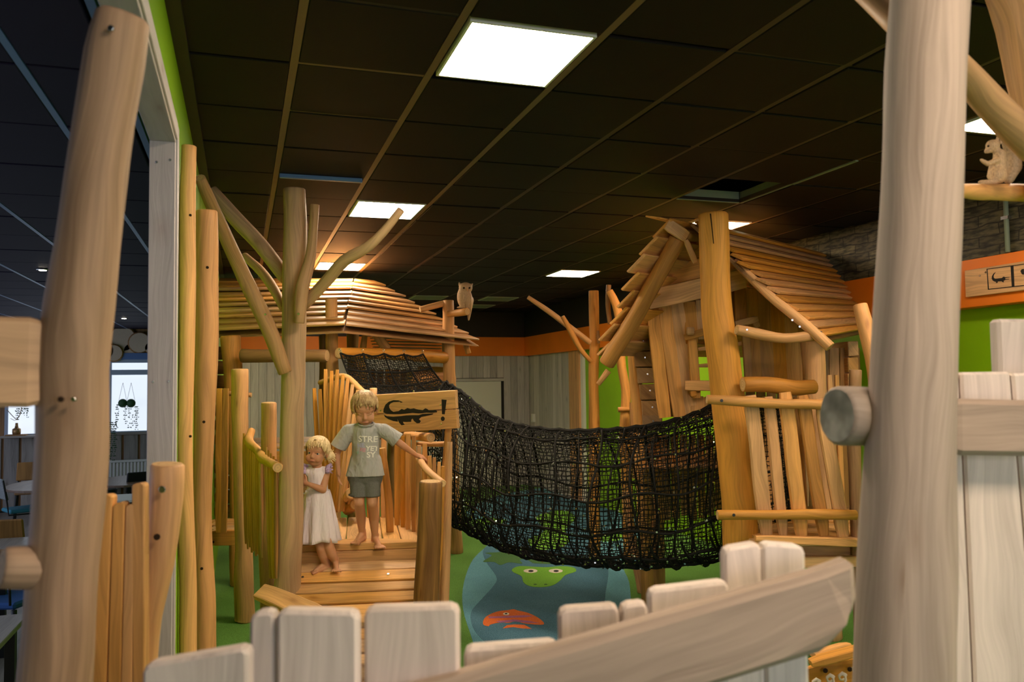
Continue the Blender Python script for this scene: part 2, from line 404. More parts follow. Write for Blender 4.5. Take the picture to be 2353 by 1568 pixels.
def poly(name, parent, pts, thick, m, axis=None, bev=.0, label=None, kind=None):
    """polygon (world points) extruded by the vector thick"""
    n = len(pts); pts = [V(p) for p in pts]; thick = V(thick)
    vs = pts + [p+thick for p in pts]
    fs = [tuple(range(n)), tuple(range(2*n-1, n-1, -1))] + [(i, i+n, (i+1) % n+n, (i+1) % n) for i in range(n)]
    me = pyd(vs, fs)
    b = bmesh.new(); b.from_mesh(me); bmesh.ops.recalc_face_normals(b, faces=b.faces)
    if bev: bmesh.ops.bevel(b, geom=list(b.edges), offset=bev, segments=1, affect='EDGES', clamp_overlap=True)
    b.to_mesh(me); b.free(); me.update()
    grain(me, axis if axis is not None else (pts[1]-pts[0]))
    return link(name, me, parent, [m], None, label, kind)
def box(name, parent, lo, hi, m, axis=(0, 0, 1), bev=0, label=None, kind=None):
    x0, y0, z0 = lo; x1, y1, z1 = hi
    return poly(name, parent, [(x0, y0, z0), (x1, y0, z0), (x1, y1, z0), (x0, y1, z0)], (0, 0, z1-z0), m, axis, bev, label, kind)
def hexa(name, parent, q, up, m, axis, bev=.004, label=None):
    """board from 4 bottom corners and 4 top offsets (list of vectors)"""
    vs = [V(a) for a in q] + [V(a)+V(u) for a, u in zip(q, up)]
    me = pyd(vs, [(3, 2, 1, 0), (4, 5, 6, 7), (0, 1, 5, 4), (1, 2, 6, 5), (2, 3, 7, 6), (3, 0, 4, 7)])
    b = bmesh.new(); b.from_mesh(me); bmesh.ops.recalc_face_normals(b, faces=b.faces)
    if bev: bmesh.ops.bevel(b, geom=list(b.edges), offset=bev, segments=1, affect='EDGES', clamp_overlap=True)
    b.to_mesh(me); b.free(); me.update(); grain(me, axis)
    return link(name, me, parent, [m], None, label)
def bolt(parent, p, nrm=None, r=.009, m='steel', name='bolt'):
    nrm = (nrm or -EY).normalized()
    vs, fs, uv, mi = tube_geo([(p, r), (p+nrm*.006, r)], 8, 1, 0, True)
    return link(name, pyd(vs, fs), parent, [m])
def bolt_px(parent, px, py, d, r=.009, m='steel', name='bolt'): return bolt(parent, D(px, py, d), None, r, m, name)
def blob(parts, voxel, smooth=4):
    """one continuous surface from overlapping ellipsoids and tapered capsules; world coordinates"""
    vs = []; fs = []
    for p in parts:
        o = len(vs)
        if p[0] == 'e':      # ellipsoid: centre, radii vector, frame (3 axes)
            _, c, rr, fr = p; nu, nv = 18, 12
            for j in range(nv+1):
                th = math.pi*j/nv
                for i in range(nu):
                    a = 2*math.pi*i/nu
                    vs.append(c+fr[0]*(rr[0]*math.sin(th)*math.cos(a))+fr[1]*(rr[1]*math.sin(th)*math.sin(a))+fr[2]*(rr[2]*math.cos(th)))
        else:                # capsule: p0, p1, r0, r1
            _, a0, a1, r0, r1 = p; nu, nv = 16, 12
            t = (a1-a0); Ln = t.length; t = t.normalized() if Ln > 1e-6 else EZ; X = t.orthogonal().normalized(); Y = t.cross(X)
            for j in range(nv+1):
                th = math.pi*j/nv
                first = j <= nv//2
                r = r0 if first else r1; c = a0 if first else a1
                if j == nv//2: pass
                for i in range(nu):
                    a = 2*math.pi*i/nu
                    vs.append(c - t*(r*math.cos(th)) + X*(r*math.sin(th)*math.cos(a)) + Y*(r*math.sin(th)*math.sin(a)))
        for j in range(nv):
            for i in range(nu):
                i2 = (i+1) % nu; fs.append((o+j*nu+i, o+j*nu+i2, o+(j+1)*nu+i2, o+(j+1)*nu+i))
    me = pyd(vs, fs)
    b = bmesh.new(); b.from_mesh(me); bmesh.ops.remove_doubles(b, verts=b.verts, dist=1e-5); bmesh.ops.recalc_face_normals(b, faces=b.faces); b.to_mesh(me); b.free()
    o = bpy.data.objects.new('tmp', me); COL.objects.link(o)
    md = o.modifiers.new('r', 'REMESH'); md.mode = 'VOXEL'; md.voxel_size = voxel
    if smooth:
        ms = o.modifiers.new('s', 'SMOOTH'); ms.factor = .5; ms.iterations = smooth
    dg = bpy.context.evaluated_depsgraph_get(); ev = o.evaluated_get(dg)
    out = bpy.data.meshes.new_from_object(ev); bpy.data.objects.remove(o); bpy.data.meshes.remove(me)
    return out
AX = (V((1, 0, 0)), V((0, 1, 0)), V((0, 0, 1)))
# ================================================================== SETTING
XL, XR, YB, YF, ZC = -.27, 5.42, 15.74, -3.4, 3.452
CW, RW, CX0, RY0 = .60, .6616, .2164, 3.031      # ceiling grid: column and row size, first visible runner, row 0
# floor
box('floor', None, (XL-.1, YF, -.12), (XR+.2, YB, 0), 'rgreen', (0, 1, 0), kind='structure'); FL = bpy.data.objects['floor']
box('floor', None, (-7, YF, -.12), (XL-.1, YB, -.002), 'lighttable', (0, 1, 0), kind='structure')
def inlay(name, pts, m, z, label=None):
    P = [PZ(x, y, 0) for x, y in pts]
    q = [(p, 0) for p in P]+[(P[0], 0)]; sm = [a[0] for a in spline([(P[-1], 0)]+q+[(P[1], 0)], .12)] if len(pts) > 8 else P
    if len(pts) > 8:
        # closed Catmull-Rom
        sm = []; n = len(P)
        for i in range(n):
            p0, p1, p2, p3 = P[i-1], P[i], P[(i+1) % n], P[(i+2) % n]
            for k in range(4):
                t = k/4; t2 = t*t; t3 = t2*t
                sm.append(p0*(-.5*t3+t2-.5*t)+p1*(1.5*t3-2.5*t2+1)+p2*(-1.5*t3+2*t2+.5*t)+p3*(.5*t3-.5*t2))
    sm = [V((p.x, p.y, z-.002)) for p in sm]
    me = bpy.data.meshes.new('i'); b = bmesh.new()
    vs = [b.verts.new(p) for p in sm]; f = b.faces.new(vs); b.normal_update()
    if f.normal.z < 0: f.normal_flip()
    r = bmesh.ops.extrude_face_region(b, geom=[f])
    up = [g for g in r['geom'] if isinstance(g, bmesh.types.BMVert)]
    bmesh.ops.translate(b, verts=up, vec=(0, 0, .002))
    bmesh.ops.triangulate(b, faces=b.faces); bmesh.ops.recalc_face_normals(b, faces=b.faces)
    b.to_mesh(me); b.free()
    return link(name, me, FL, m, None, label)
inlay('river_bank', [(1120, 1600), (1088, 1480), (1064, 1400), (1066, 1340), (1088, 1285), (1130, 1240), (1110, 1205), (1070, 1180), (1120, 1148), (1180, 1132), (1290, 1118), (1400, 1122), (1440, 1140), (1480, 1180), (1470, 1230), (1432, 1290), (1446, 1340), (1452, 1400), (1470, 1480), (1500, 1600)], 'rlight', .0025)
inlay('river_water', [(1160, 1600), (1132, 1500), (1090, 1450), (1082, 1410), (1105, 1380), (1136, 1345), (1140, 1325), (1116, 1290), (1112, 1262), (1150, 1235), (1140, 1205), (1150, 1165), (1250, 1142), (1360, 1138), (1410, 1160), (1400, 1210), (1380, 1260), (1398, 1310), (1390, 1380), (1400, 1480), (1430, 1600)], 'rdark', .004)
inlay('lily_pad', [(1110, 1292), (1130, 1278), (1115, 1272), (1150, 1270), (1160, 1262), (1180, 1268), (1215, 1266), (1200, 1276), (1216, 1284), (1195, 1288), (1200, 1297), (1170, 1294), (1150, 1300), (1135, 1293)], 'rolive', .0055)
inlay('crocodile_back', [(1205, 1283), (1235, 1274), (1290, 1274), (1322, 1282), (1300, 1294), (1260, 1298), (1225, 1296)], 'rolive', .0055)
inlay('crocodile_leg', [(1330, 1298), (1350, 1292), (1380, 1294), (1385, 1300), (1350, 1303)], 'rlime', .0055)
inlay('crocodile_tail', [(1232, 1190), (1262, 1178), (1300, 1174), (1322, 1192), (1300, 1218), (1310, 1244), (1280, 1262), (1230, 1262), (1215, 1240), (1250, 1222)], 'rlime', .0055)
inlay('lily_pad', [(1085, 1196), (1130, 1190), (1165, 1196), (1150, 1206), (1110, 1208), (1088, 1204)], 'rlime', .0055)
inlay('lily_pad', [(1370, 1230), (1410, 1222), (1436, 1232), (1420, 1244), (1385, 1246), (1372, 1240)], 'rlime', .0055)
inlay('crocodile_head', [(1177, 1310), (1195, 1303), (1240, 1305), (1262, 1305), (1290, 1303), (1318, 1306), (1323, 1315), (1300, 1323), (1287, 1336), (1270, 1347), (1245, 1351), (1218, 1349), (1203, 1340), (1198, 1326), (1180, 1317)], 'rlime', .0065)
def ell(cx, cy, rx, ry, n=14): return [(cx+rx*math.cos(2*math.pi*i/n), cy+ry*math.sin(2*math.pi*i/n)) for i in range(n)]
for x in (1219, 1277):
    inlay('crocodile_eye', ell(x, 1314, 16, 4.6), 'rwhite', .0075); inlay('crocodile_pupil', ell(x+1, 1314.5, 6, 2.4), 'rblack', .0085)
for x in (1230, 1254): inlay('crocodile_nostril', ell(x, 1345, 4, 1.3), 'rolive', .0075)
inlay('fish_body', [(1110, 1436), (1116, 1420), (1140, 1408), (1168, 1404), (1180, 1402), (1190, 1405), (1215, 1411), (1240, 1424), (1249, 1437), (1210, 1435), (1196, 1432), (1186, 1428), (1170, 1433), (1150, 1432), (1128, 1437), (1122, 1441)], 'rorange', .0055)
inlay('fish_fin', [(1155, 1446), (1165, 1439), (1182, 1437), (1205, 1438), (1222, 1447), (1200, 1446), (1180, 1443)], 'rorange', .0055)
inlay('fish_stripe', [(1122, 1419), (1160, 1418), (1205, 1416), (1226, 1418), (1205, 1421), (1160, 1422), (1124, 1423)], 'rpurple', .0065)
inlay('fish_stripe', [(1140, 1430), (1180, 1426), (1215, 1429), (1240, 1434), (1205, 1433), (1185, 1430), (1150, 1433)], 'rpurple', .0065)
inlay('fish_eye', ell(1163, 1413, 7, 2.8), 'rwhite', .0075); inlay('fish_pupil', ell(1163, 1413, 3, 1.4), 'rblack', .0085)

# ceiling slab, runners, tiles
CE = box('ceiling', None, (XL-.1, YF, ZC+.25), (XR+.2, YB+.1, ZC+.35), 'black', (0, 1, 0), kind='structure')
cols = [XL] + [CX0+CW*i for i in range(9)] + [XR]
rows = [RY0+RW*k for k in range(-1, 19)]+[YB]
lit = {(1, 15), (1, 0), (6, 0), (1, 5), (6, 5), (1, 10), (6, 10)}; off = {(4, 15), (6, 15), (6, 17)}; hole = {(5, 3)}
def cell(c, r): return cols[c+1], cols[c+2] if c+2 < len(cols) else XR, rows[r+1], rows[r+2]
for i, x in enumerate(cols[1:-1]):
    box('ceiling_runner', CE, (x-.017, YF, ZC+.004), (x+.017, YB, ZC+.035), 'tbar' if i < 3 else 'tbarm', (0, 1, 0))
for r, y in enumerate(rows[:-1]):
    for c in range(-1, 9):
        x0, x1 = cols[c+1], cols[c+2]
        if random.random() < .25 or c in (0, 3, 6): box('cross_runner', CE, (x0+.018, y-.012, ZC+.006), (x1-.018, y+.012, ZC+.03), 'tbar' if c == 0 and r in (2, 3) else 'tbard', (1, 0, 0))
tile_me = {}
stuffv, stufff = [], []
for r in range(-1, len(rows)-2):
    for c in range(-1, 9):
        if (c, r) in lit or (c, r) in off or (c, r) in hole: continue
        x0, x1, y0, y1 = cell(c, r); k = (round(x1-x0, 3), round(y1-y0, 3))
        ctr = V(((x0+x1)/2, (y0+y1)/2, ZC+.009+random.uniform(-.004, .004)))
        if k not in tile_me:
            o = box('ceiling_tile', CE, (x0+.02, y0+.012, ctr.z-.009), (x1-.02, y1-.012, ctr.z+.009), 'tile', (0, 1, 0), .003); tile_me[k] = o.data
        else:
            o = bpy.data.objects.new('ceiling_tile', tile_me[k]); COL.objects.link(o); o.parent = CE
        WL[o] = ctr; o.location = ctr-WL[CE]
        o.rotation_euler = (random.uniform(-.004, .004), random.uniform(-.004, .004), 0)
# tiles behind the photographer
vs, fs = [], []
y = rows[0]
while y > YF+.1:
    for c in range(-1, 9):
        x0, x1 = cols[c+1]+.02, cols[c+2]-.02; n = len(vs); ya, yb = max(y-RW+.012, YF), y-.012
        vs += [(x0, ya, ZC), (x1, ya, ZC), (x1, yb, ZC), (x0, yb, ZC), (x0, ya, ZC+.018), (x1, ya, ZC+.018), (x1, yb, ZC+.018), (x0, yb, ZC+.018)]
        fs += [tuple(n+i for i in f) for f in ((3, 2, 1, 0), (4, 5, 6, 7), (0, 1, 5, 4), (1, 2, 6, 5), (2, 3, 7, 6), (3, 0, 4, 7))]
    y -= RW
link('ceiling_tile_field', pyd(vs, fs), CE, 'tile', None, None, 'stuff')
# lit and unlit panels
pan = {(1, 15): 'added lit ceiling panel brightening the back wall, unseen behind the hut roof', (1, 0): 'large lit square ceiling panel nearest the camera', (6, 0): 'lit ceiling panel behind the squirrel and the thick branch', (1, 5): 'lit ceiling panel behind the raised branch of the log tree',  # back left panel is added to brighten the far planks and door
       (6, 5): 'lit ceiling panel directly behind the top of the thick house post', (1, 10): 'farthest lit ceiling panel above the shingled hut roof', (6, 10): 'lit ceiling panel above the slim tree between hut and house',
       (4, 15): 'unlit bluish ceiling panel just right of the hut roof', (6, 15): 'unlit pale ceiling panel right of the carved owl', (6, 17): 'small unlit ceiling panel farthest away behind the owl'}
for (c, r), lb in pan.items():
    x0, x1, y0, y1 = cell(c, r); L_ = (c, r) in lit
    t = thing('ceiling_light', lb, 'light', ((x0+x1)/2, (y0+y1)/2, ZC), 'square panels in the dark ceiling')
    x0 += .03; x1 -= .03; y0 += .02; y1 -= .04
    box('diffuser', t, (x0+.012, y0+.012, ZC-.001), (x1-.012, y1-.012, ZC+.006), 'panel' if L_ else 'offpanel', (0, 1, 0))
    box('housing', t, (x0+.012, y0+.012, ZC+.007), (x1-.012, y1-.012, ZC+.06), 'blacks', (0, 1, 0))
    for a, b in (((x0, y0), (x1, y0+.012)), ((x0, y1-.012), (x1, y1)), ((x0, y0+.012), (x0+.012, y1-.012)), ((x1-.012, y0+.012), (x1, y1-.012))):
        box('frame', t, (a[0], a[1], ZC-.004), (b[0], b[1], ZC+.02), 'white', (0, 1, 0))
# the two panels of the same grid behind the photographer
for i, (c, y) in enumerate(((1, RY0-5*RW), (6, RY0-5*RW))):
    x0 = CX0+c*CW; t = thing('ceiling_light', ('left', 'right')[i]+' lit ceiling panel behind the photographer', 'light', (x0+.3, y+.33, ZC-.01), 'square panels in the dark ceiling')
    box('diffuser', t, (x0+.03, y+.02, ZC-.012), (x0+.57, y+.62, ZC-.004), 'panel', (0, 1, 0))
# cross profile, its blue light put into the colour, and open cell profiles
x0, x1, y0, y1 = cell(0, 3)
box('ceiling_profile', CE, (x0+.02, y1-.03, ZC-.03), (x1-.03, y1+.0, ZC+.0), 'tblue', (1, 0, 0), .004)
x0, x1, y0, y1 = cell(5, 3)
box('ceiling_profile', CE, (x0+.02, y1-.01, ZC), (x1-.02, y1+.01, ZC+.09), 'offpanel', (1, 0, 0))
box('ceiling_profile', CE, (x1-.01, y0, ZC), (x1+.01, y1, ZC+.09), 'offpanel', (1, 0, 0))
box('ceiling_profile', CE, (cell(5, 2)[0]+CW-.012, y0-RW, ZC-.004), (cell(5, 2)[0]+CW+.012, y0, ZC+.03), 'offpanel', (0, 1, 0))

# left wall with the wide opening to the cafe
JY, LZ = 3.36, 2.97
WLf = box('wall_left', None, (XL-.065, JY+.02, 0), (XL, YB, ZC+.2), 'lime', (0, 0, 1), kind='structure')
box('lintel_wall', WLf, (XL-.065, YF, LZ+.03), (XL, JY+.02, ZC+.2), 'lime', (0, 1, 0))
box('ceiling_edge_strip', CE, (XL, JY-6, ZC-.02), (XL+.055, YB, ZC), 'tbard', (0, 1, 0))
T = box('trim_1', None, (XL-.065, JY, 0), (XL+.027, JY+.03, LZ), 'liningw', (0, 0, 1), .002, 'pale planed lining board on the far side of the cafe opening', 'structure')
T = box('trim_2', None, (XL-.065, YF, LZ), (XL+.027, JY+.03, LZ+.028), 'liningw', (0, 1, 0), .002, 'pale planed lining board overhead in the cafe opening', 'structure')
T = box('trim_3', None, (XL, JY+.012, 0), (XL+.035, JY+.075, LZ+.07), 'liningw', (0, 0, 1), .002, 'upright casing strip around the cafe opening', 'structure')
T = box('trim_4', None, (XL, YF, LZ+.012), (XL+.035, JY+.012, LZ+.075), 'liningw', (0, 1, 0), .002, 'overhead casing strip around the cafe opening', 'structure')
for z in (2.87, 2.865): 
    pass
J1 = bpy.data.objects['trim_1']
for px, py in ((360, 373), (391, 368), (352, 878), (388, 877)): bolt(J1, PY(px, py, JY-.001), V((0, -1, 0)), .005)
# back wall: plank cladding, band, black top
BW = box('wall_back', None, (XL-.1, YB+.03, 0), (XR+.2, YB+.13, ZC+.2), 'black', (0, 0, 1), kind='structure')
box('orange_band', BW, (XL, YB-.02, 2.575), (XR, YB+.03, 2.95), 'orange', (1, 0, 0), .003)
DX0, DX1 = PY(1050, 900, YB).x-1.0, PY(1151, 900, YB).x
x = XL
while x < XR+.08:
    x1 = min(x+.142, XR+.10); z0 = 0
    if x > DX0-.1 and x1 < DX1+.13: z0 = 2.14
    box('wall_plank', BW, (x+.002, YB+.004, z0), (x1-.002, YB+.026, 2.575), 'grey', (0, 0, 1), .002); x = x1
DR = box('door_1', None, (DX0, YB-.02, 0), (DX1, YB+.02, 2.07), 'door', (0, 0, 1), .004, 'plain pale door in the grey plank back wall', 'structure')
box('door_frame', DR, (DX0-.05, YB-.03, 2.075), (DX1+.07, YB+.02, 2.13), 'grey', (1, 0, 0), .003)
box('door_handle', DR, (DX0+.05, YB-.07, 1.0), (DX0+.16, YB-.05, 1.02), 'steel')
# right wall
WR = box('wall_right', None, (XR+.15, YF, 0), (XR+.27, YB+.13, ZC+.2), 'lime', (0, 0, 1), kind='structure')
box('orange_band', WR, (XR, YF, 2.575), (XR+.15, YB, 2.95), 'orange', (0, 1, 0), .004)
box('stone_wallpaper', WR, (XR+.01, YF, 2.95), (XR+.15, PX(1550, 620, XR).y, ZC+.2), 'stone', (0, 0, 1))
box('black_panel', WR, (XR+.01, PX(1550, 620, XR).y, 2.95), (XR+.15, YB, ZC+.2), 'black', (0, 1, 0))
yA = PX(1300, 900, XR).y
box('corner_post', WR, (XR+.06, PX(1322, 900, XR).y, 0), (XR+.12, yA, 2.575), 'honey', (0, 0, 1), .004)
box('corner_strip', WR, (XR+.10, PX(1322, 900, XR).y-.1, 0), (XR+.15, PX(1322, 900, XR).y, 2.575), 'white', (0, 0, 1))
y = yA
while y < YB-.05:
    y1 = min(y+.15, YB); box('wall_plank', WR, (XR+.10, y+.003, 0), (XR+.148, y1-.003, 2.575), 'grey', (0, 0, 1), .002); y = y1
p = PX(1228, 961, XR+.10)
sk = thing('wall_socket', 'small white socket box on the grey planks in the far corner', 'socket', (XR+.07, p.y, p.z-.08))
box('box', sk, (XR+.05, p.y-.06, p.z-.08), (XR+.10, p.y+.06, p.z+.08), 'white', bev=.006); box('cover', sk, (XR+.045, p.y-.04, p.z-.05), (XR+.05, p.y+.04, p.z+.05), 'door')
pp = PX(2316, 560, XR)
pi_ = thing('conduit_pipe', 'thin grey pipe running up the stone wallpaper', 'pipe', (XR, pp.y, 2.95))
log('pipe', pi_, [(V((XR-.005, pp.y, 2.955)), .018), (V((XR-.005, pp.y, 3.44)), .018)], 'offpanel', 10, 1, 0, 'offpanel'); box('clip', pi_, (XR-.026, pp.y-.03, 3.2), (XR+.01, pp.y+.03, 3.225), 'steel')
# wall behind the photographer
box('wall_front', None, (-7, YF-.1, 0), (XR+.27, YF, ZC+.2), 'lime', (0, 0, 1), kind='structure')
# sign board with pictograms on the orange band
y1 = PX(2217, 650, XR-.03).y; y0 = y1-1.9
sg = thing('picture_sign', 'long wooden board with black animal pictograms on the orange band', 'sign', (XR-.015, (y0+y1)/2, 2.63))
box('board', sg, (XR-.03, y0, 2.655), (XR, y1, 2.865), 'gold', (0, 1, 0), .004)
def flat(name, parent, f, pts, m, nv, th=.002):
    P = [f(a, b) for a, b in pts]
    me = bpy.data.meshes.new('i'); b = bmesh.new(); vs_ = [b.verts.new(q) for q in P]; fc = b.faces.new(vs_); b.normal_update()
    if fc.normal.dot(nv) < 0: fc.normal_flip()
    r = bmesh.ops.extrude_face_region(b, geom=[fc]); bmesh.ops.translate(b, verts=[g for g in r['geom'] if isinstance(g, bmesh.types.BMVert)], vec=nv*th)
    bmesh.ops.triangulate(b, faces=b.faces); bmesh.ops.recalc_face_normals(b, faces=b.faces); b.to_mesh(me); b.free()
    return link(name, me, parent, m)
def onband(px, py): return PX(px, py, XR-.0305)
def Rg(px0, py0, s): return lambda a, b: onband(px0+a*s, py0+b*s)
sgf = lambda a, b: onband(2150+a/7.84, 560+b/7.84)
nx = V((-1, 0, 0))
for q in ([(920, 455), (1592, 365), (1592, 378), (934, 466)], [(945, 818), (1592, 748), (1592, 762), (948, 832)], [(920, 455), (934, 455), (960, 830), (945, 832)], [(1352, 398), (1402, 394), (1420, 770), (1374, 776)]):
    flat('frame_line', sg, sgf, q, 'print', nx)
flat('crocodile_pictogram', sg, sgf, [(1085, 515), (1050, 535), (1020, 580), (1012, 630), (1030, 665), (1065, 685), (1095, 692), (1085, 712), (1115, 710), (1120, 685), (1190, 680), (1215, 698), (1232, 694), (1222, 675), (1255, 655), (1325, 645), (1325, 636), (1255, 640), (1255, 620), (1330, 612), (1328, 604), (1250, 606), (1235, 595), (1212, 602), (1200, 620), (1100, 632), (1065, 632), (1045, 610), (1045, 580), (1060, 545)], 'print', nx)
flat('pictogram', sg, sgf, [(1530, 495), (1555, 462), (1592, 455), (1592, 560), (1560, 555), (1545, 530)], 'print', nx)
for py_ in (560, 700): 
    pass
bolt(sg, sgf(800, 582), nx, .008); bolt(sg, sgf(905, 520), nx, .008)
# ================================================================== TREE AND WALL POSTS, LEFT
def base(px, d): p = D(px, 1400, d); return (p.x, p.y, 0)
t = thing('wall_post', 'slender pale peeled log against the green wall beside the casing', 'post', base(431, 3.7))
log('post', t, [(434, 335, 3.72, 34), (431, 500, 3.72, 36), (430, 800, 3.72, 36), (424, 1100, 3.72, 36), (430, 1300, 3.72, 38), (432, 1520, 3.72, 40)], 'gold', floor=True)
for y_ in (495, 1003): bolt_px(t, 438, y_, 3.665, .006, 'hole', 'drill_hole')
t = thing('wall_post', 'thicker brown peeled log standing right of the slender pale one', 'post', base(474, 3.95))
log('post', t, [(475, 484, 3.95, 48), (476, 600, 3.95, 50), (474, 800, 3.95, 50), (470, 1000, 3.95, 46), (466, 1120, 3.95, 42), (465, 1250, 3.95, 42), (470, 1400, 3.95, 48), (472, 1520, 3.95, 50)], 'honey', floor=True)
for x_, y_ in ((477, 615), (469, 970), (464, 1307)): bolt_px(t, x_, y_, 3.885, .007, 'hole', 'drill_hole')
WP2 = t

t = thing('log_tree', 'tall peeled trunk with six sawn branches, left of the ramp', 'tree sculpture', base(660, 5.4))
trunk = log('trunk', t, [(676, 433, 5.40, 50), (678, 560, 5.40, 52), (676, 700, 5.40, 54), (674, 850, 5.40, 54), (671, 1000, 5.40, 54), (668, 1150, 5.40, 56), (663, 1300, 5.40, 60), (656, 1400, 5.40, 64)], 'tan', 18, rough=.04, floor=True)
log('branch', t, [(459, 408, 4.68, 26), (500, 500, 4.90, 31), (560, 635, 5.15, 34), (615, 750, 5.22, 34), (656, 858, 5.26, 32)], 'tan')
log('branch', t, [(486, 436, 5.70, 26), (540, 500, 5.70, 34), (600, 565, 5.62, 36), (658, 640, 5.48, 32)], 'tan')
log('branch', t, [(560, 588, 5.80, 18), (600, 625, 5.70, 22), (632, 670, 5.55, 22), (652, 710, 5.45, 20)], 'tan', 12)
log('branch', t, [(723, 470, 5.30, 21), (720, 530, 5.30, 21), (712, 600, 5.28, 26), (695, 660, 5.25, 30), (687, 743, 5.24, 24)], 'tan')
log('branch', t, [(922, 482, 4.90, 18), (880, 535, 4.95, 22), (845, 568, 5.00, 25), (790, 600, 5.10, 28), (755, 640, 5.20, 28), (700, 700, 5.35, 24)], 'tan')
bolt_px(t, 686, 722, 5.18, .008); bolt_px(t, 610, 723, 5.12, .007); bolt_px(t, 523, 540, 4.99, .007, 'hole', 'drill_hole')

# ================================================================== LEFT HUT
H = thing('play_hut', 'large log hut with a fan shaped shingle roof on the left', 'play hut', base(800, 8.8))
log('post', H, [(529, 772, 8.45, 46), (535, 860, 8.45, 42), (545, 1000, 8.45, 40), (548, 1200, 8.45, 40)], 'honey', floor=True)
log('post', H, [(761, 686, 8.35, 28), (762, 780, 8.35, 28), (766, 900, 8.35, 30), (768, 1170, 8.35, 32)], 'gold', floor=True)
log('post', H, [(1030, 690, 9.6, 26), (1031, 780, 9.6, 28), (1034, 900, 9.6, 30), (1040, 1100, 9.7, 31), (1048, 1240, 9.9, 31)], 'gold', floor=True)
log('post', H, [(742, 770, 9.2, 18), (744, 900, 9.2, 20)], 'brown', floor=True)
log('post', H, [(811, 762, 10.2, 28), (811, 860, 10.2, 26)], 'brown', floor=True)
log('post', H, [(840, 764, 9.3, 12), (834, 800, 9.3, 16), (832, 860, 9.3, 16)], 'gold', floor=True)
log('post', H, [(905, 850, 10.9, 30), (905, 1100, 10.9, 30)], 'brown', floor=True)
log('beam', H, [(555, 818, 8.25, 32), (640, 818, 8.2, 31), (752, 818, 8.1, 28)], 'brown')
log('beam', H, [(778, 812, 8.1, 26), (900, 815, 8.8, 27), (1022, 822, 9.55, 27)], 'honey')
log('beam', H, [(940, 868, 9.4, 30), (1040, 872, 9.8, 30)], 'honey')
log('brace', H, [(862, 766, 8.7, 22), (888, 800, 8.9, 22)], 'gold')
log('brace', H, [(1065, 775, 9.9, 13), (1077, 813, 9.9, 13)], 'gold', 10)
log('ridge_log', H, [(965, 712, 9.5, 14), (1022, 697, 9.6, 15)], 'gold', 10)
# roof: two fanned shingle fields
RF = bd('roof', H, V(D(520, 706, 9.5)), V(D(960, 745, 9.8)), -.1, .05, 'brown')      # the purlin that carries the shingles
def shingles(parent, A, B, C, Dd, n, m='deckw', th=.022, lift=.034, over=1.18, jit=.02, axis=None, name='shingle', inset=None):
    """A ridge near, B ridge far, C eave near, Dd eave far"""
    nr = (B-A).cross(C-A).normalized()
    if nr.z < 0: nr = -nr
    for k in range(n):
        s0, s1 = k/n, (k+over)/n
        a0, b0, a1, b1 = A.lerp(C, s0), B.lerp(Dd, s0), A.lerp(C, min(s1, 1.03)), B.lerp(Dd, min(s1, 1.03))
        e = (b1-a1).normalized(); j0, j1, j2 = (random.uniform(-jit, jit) for _ in range(3))
        q = [a0-e*j0, b0+e*j1, b1+e*j1, a1-e*j0]
        lf = lift*random.uniform(.8, 1.3)
        q = [q[0]+nr*.0, q[1]+nr*.0, q[2]+nr*lf, q[3]+nr*lf]
        hexa(name, parent, q, [nr*th]*4, m, e, .004)
RP_ = [[D(500, 643, 10.4), D(813, 644, 10.3), D(856, 648, 10.5)], [D(500, 765, 8.65), D(790, 753, 8.0), D(1096, 786, 9.9)]]
for j in (0, 1):
    dz = V((0, 0, -.035)); q_ = (RP_[0][j]+dz, RP_[0][j+1]+dz, RP_[1][j+1]+dz, RP_[1][j]+dz); poly('roof_sheathing', RF, list(q_), (0, 0, -.02), 'brown')
    shingles(RF, RP_[0][j], RP_[0][j+1], RP_[1][j], RP_[1][j+1], 10)
# hip boards stepping down the right edge
for k in range(8):
    a = D(838+k*31, 648+k*17.5, 10.45-k*.07); b = D(838+k*31+42, 648+k*17.5+24, 10.6-k*.07)
    bd('hip_board', RF, a, b, -.075, .022, 'deckw', nrm=V((0, -.3, 1)), n=2, wob=.02)
for k in range(5):
    bd('roof_board', H, D(858, 770+k*7, 8.9+k*.25), D(1012, 774+k*7, 9.75+k*.1), -.14, .02, 'brown', nrm=V((0, 0, 1)), n=2)
# upper deck, its front siding
for k in range(9):
    a = D(560+2*k, 1036-k*4.6, 8.55+k*.17); b = D(770+2*k, 1036-k*4.6, 8.55+k*.17); a.z = b.z = 1.40
    bd('deck_board', H, a, b, -.16, .03, 'deckw', nrm=EZ, n=3, wob=.02)
for k in range(5):
    bd('siding_board', H, D(560, 1052+k*33, 8.5), D(760, 1052+k*33, 8.4), 29, .03, 'honey', n=4, wob=.03)
# log wall at the left behind the slats
for k in range(12):
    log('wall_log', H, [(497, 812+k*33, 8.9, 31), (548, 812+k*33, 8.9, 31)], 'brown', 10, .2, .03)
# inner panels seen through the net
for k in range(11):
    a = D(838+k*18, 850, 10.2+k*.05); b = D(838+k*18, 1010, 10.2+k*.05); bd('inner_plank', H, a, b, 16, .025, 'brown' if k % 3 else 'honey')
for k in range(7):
    a = D(1000+k*2, 850, 10.4); bd('inner_plank', H, D(960, 852+k*24, 10.6), D(1030, 854+k*24, 10.2), 20, .025, 'honey')
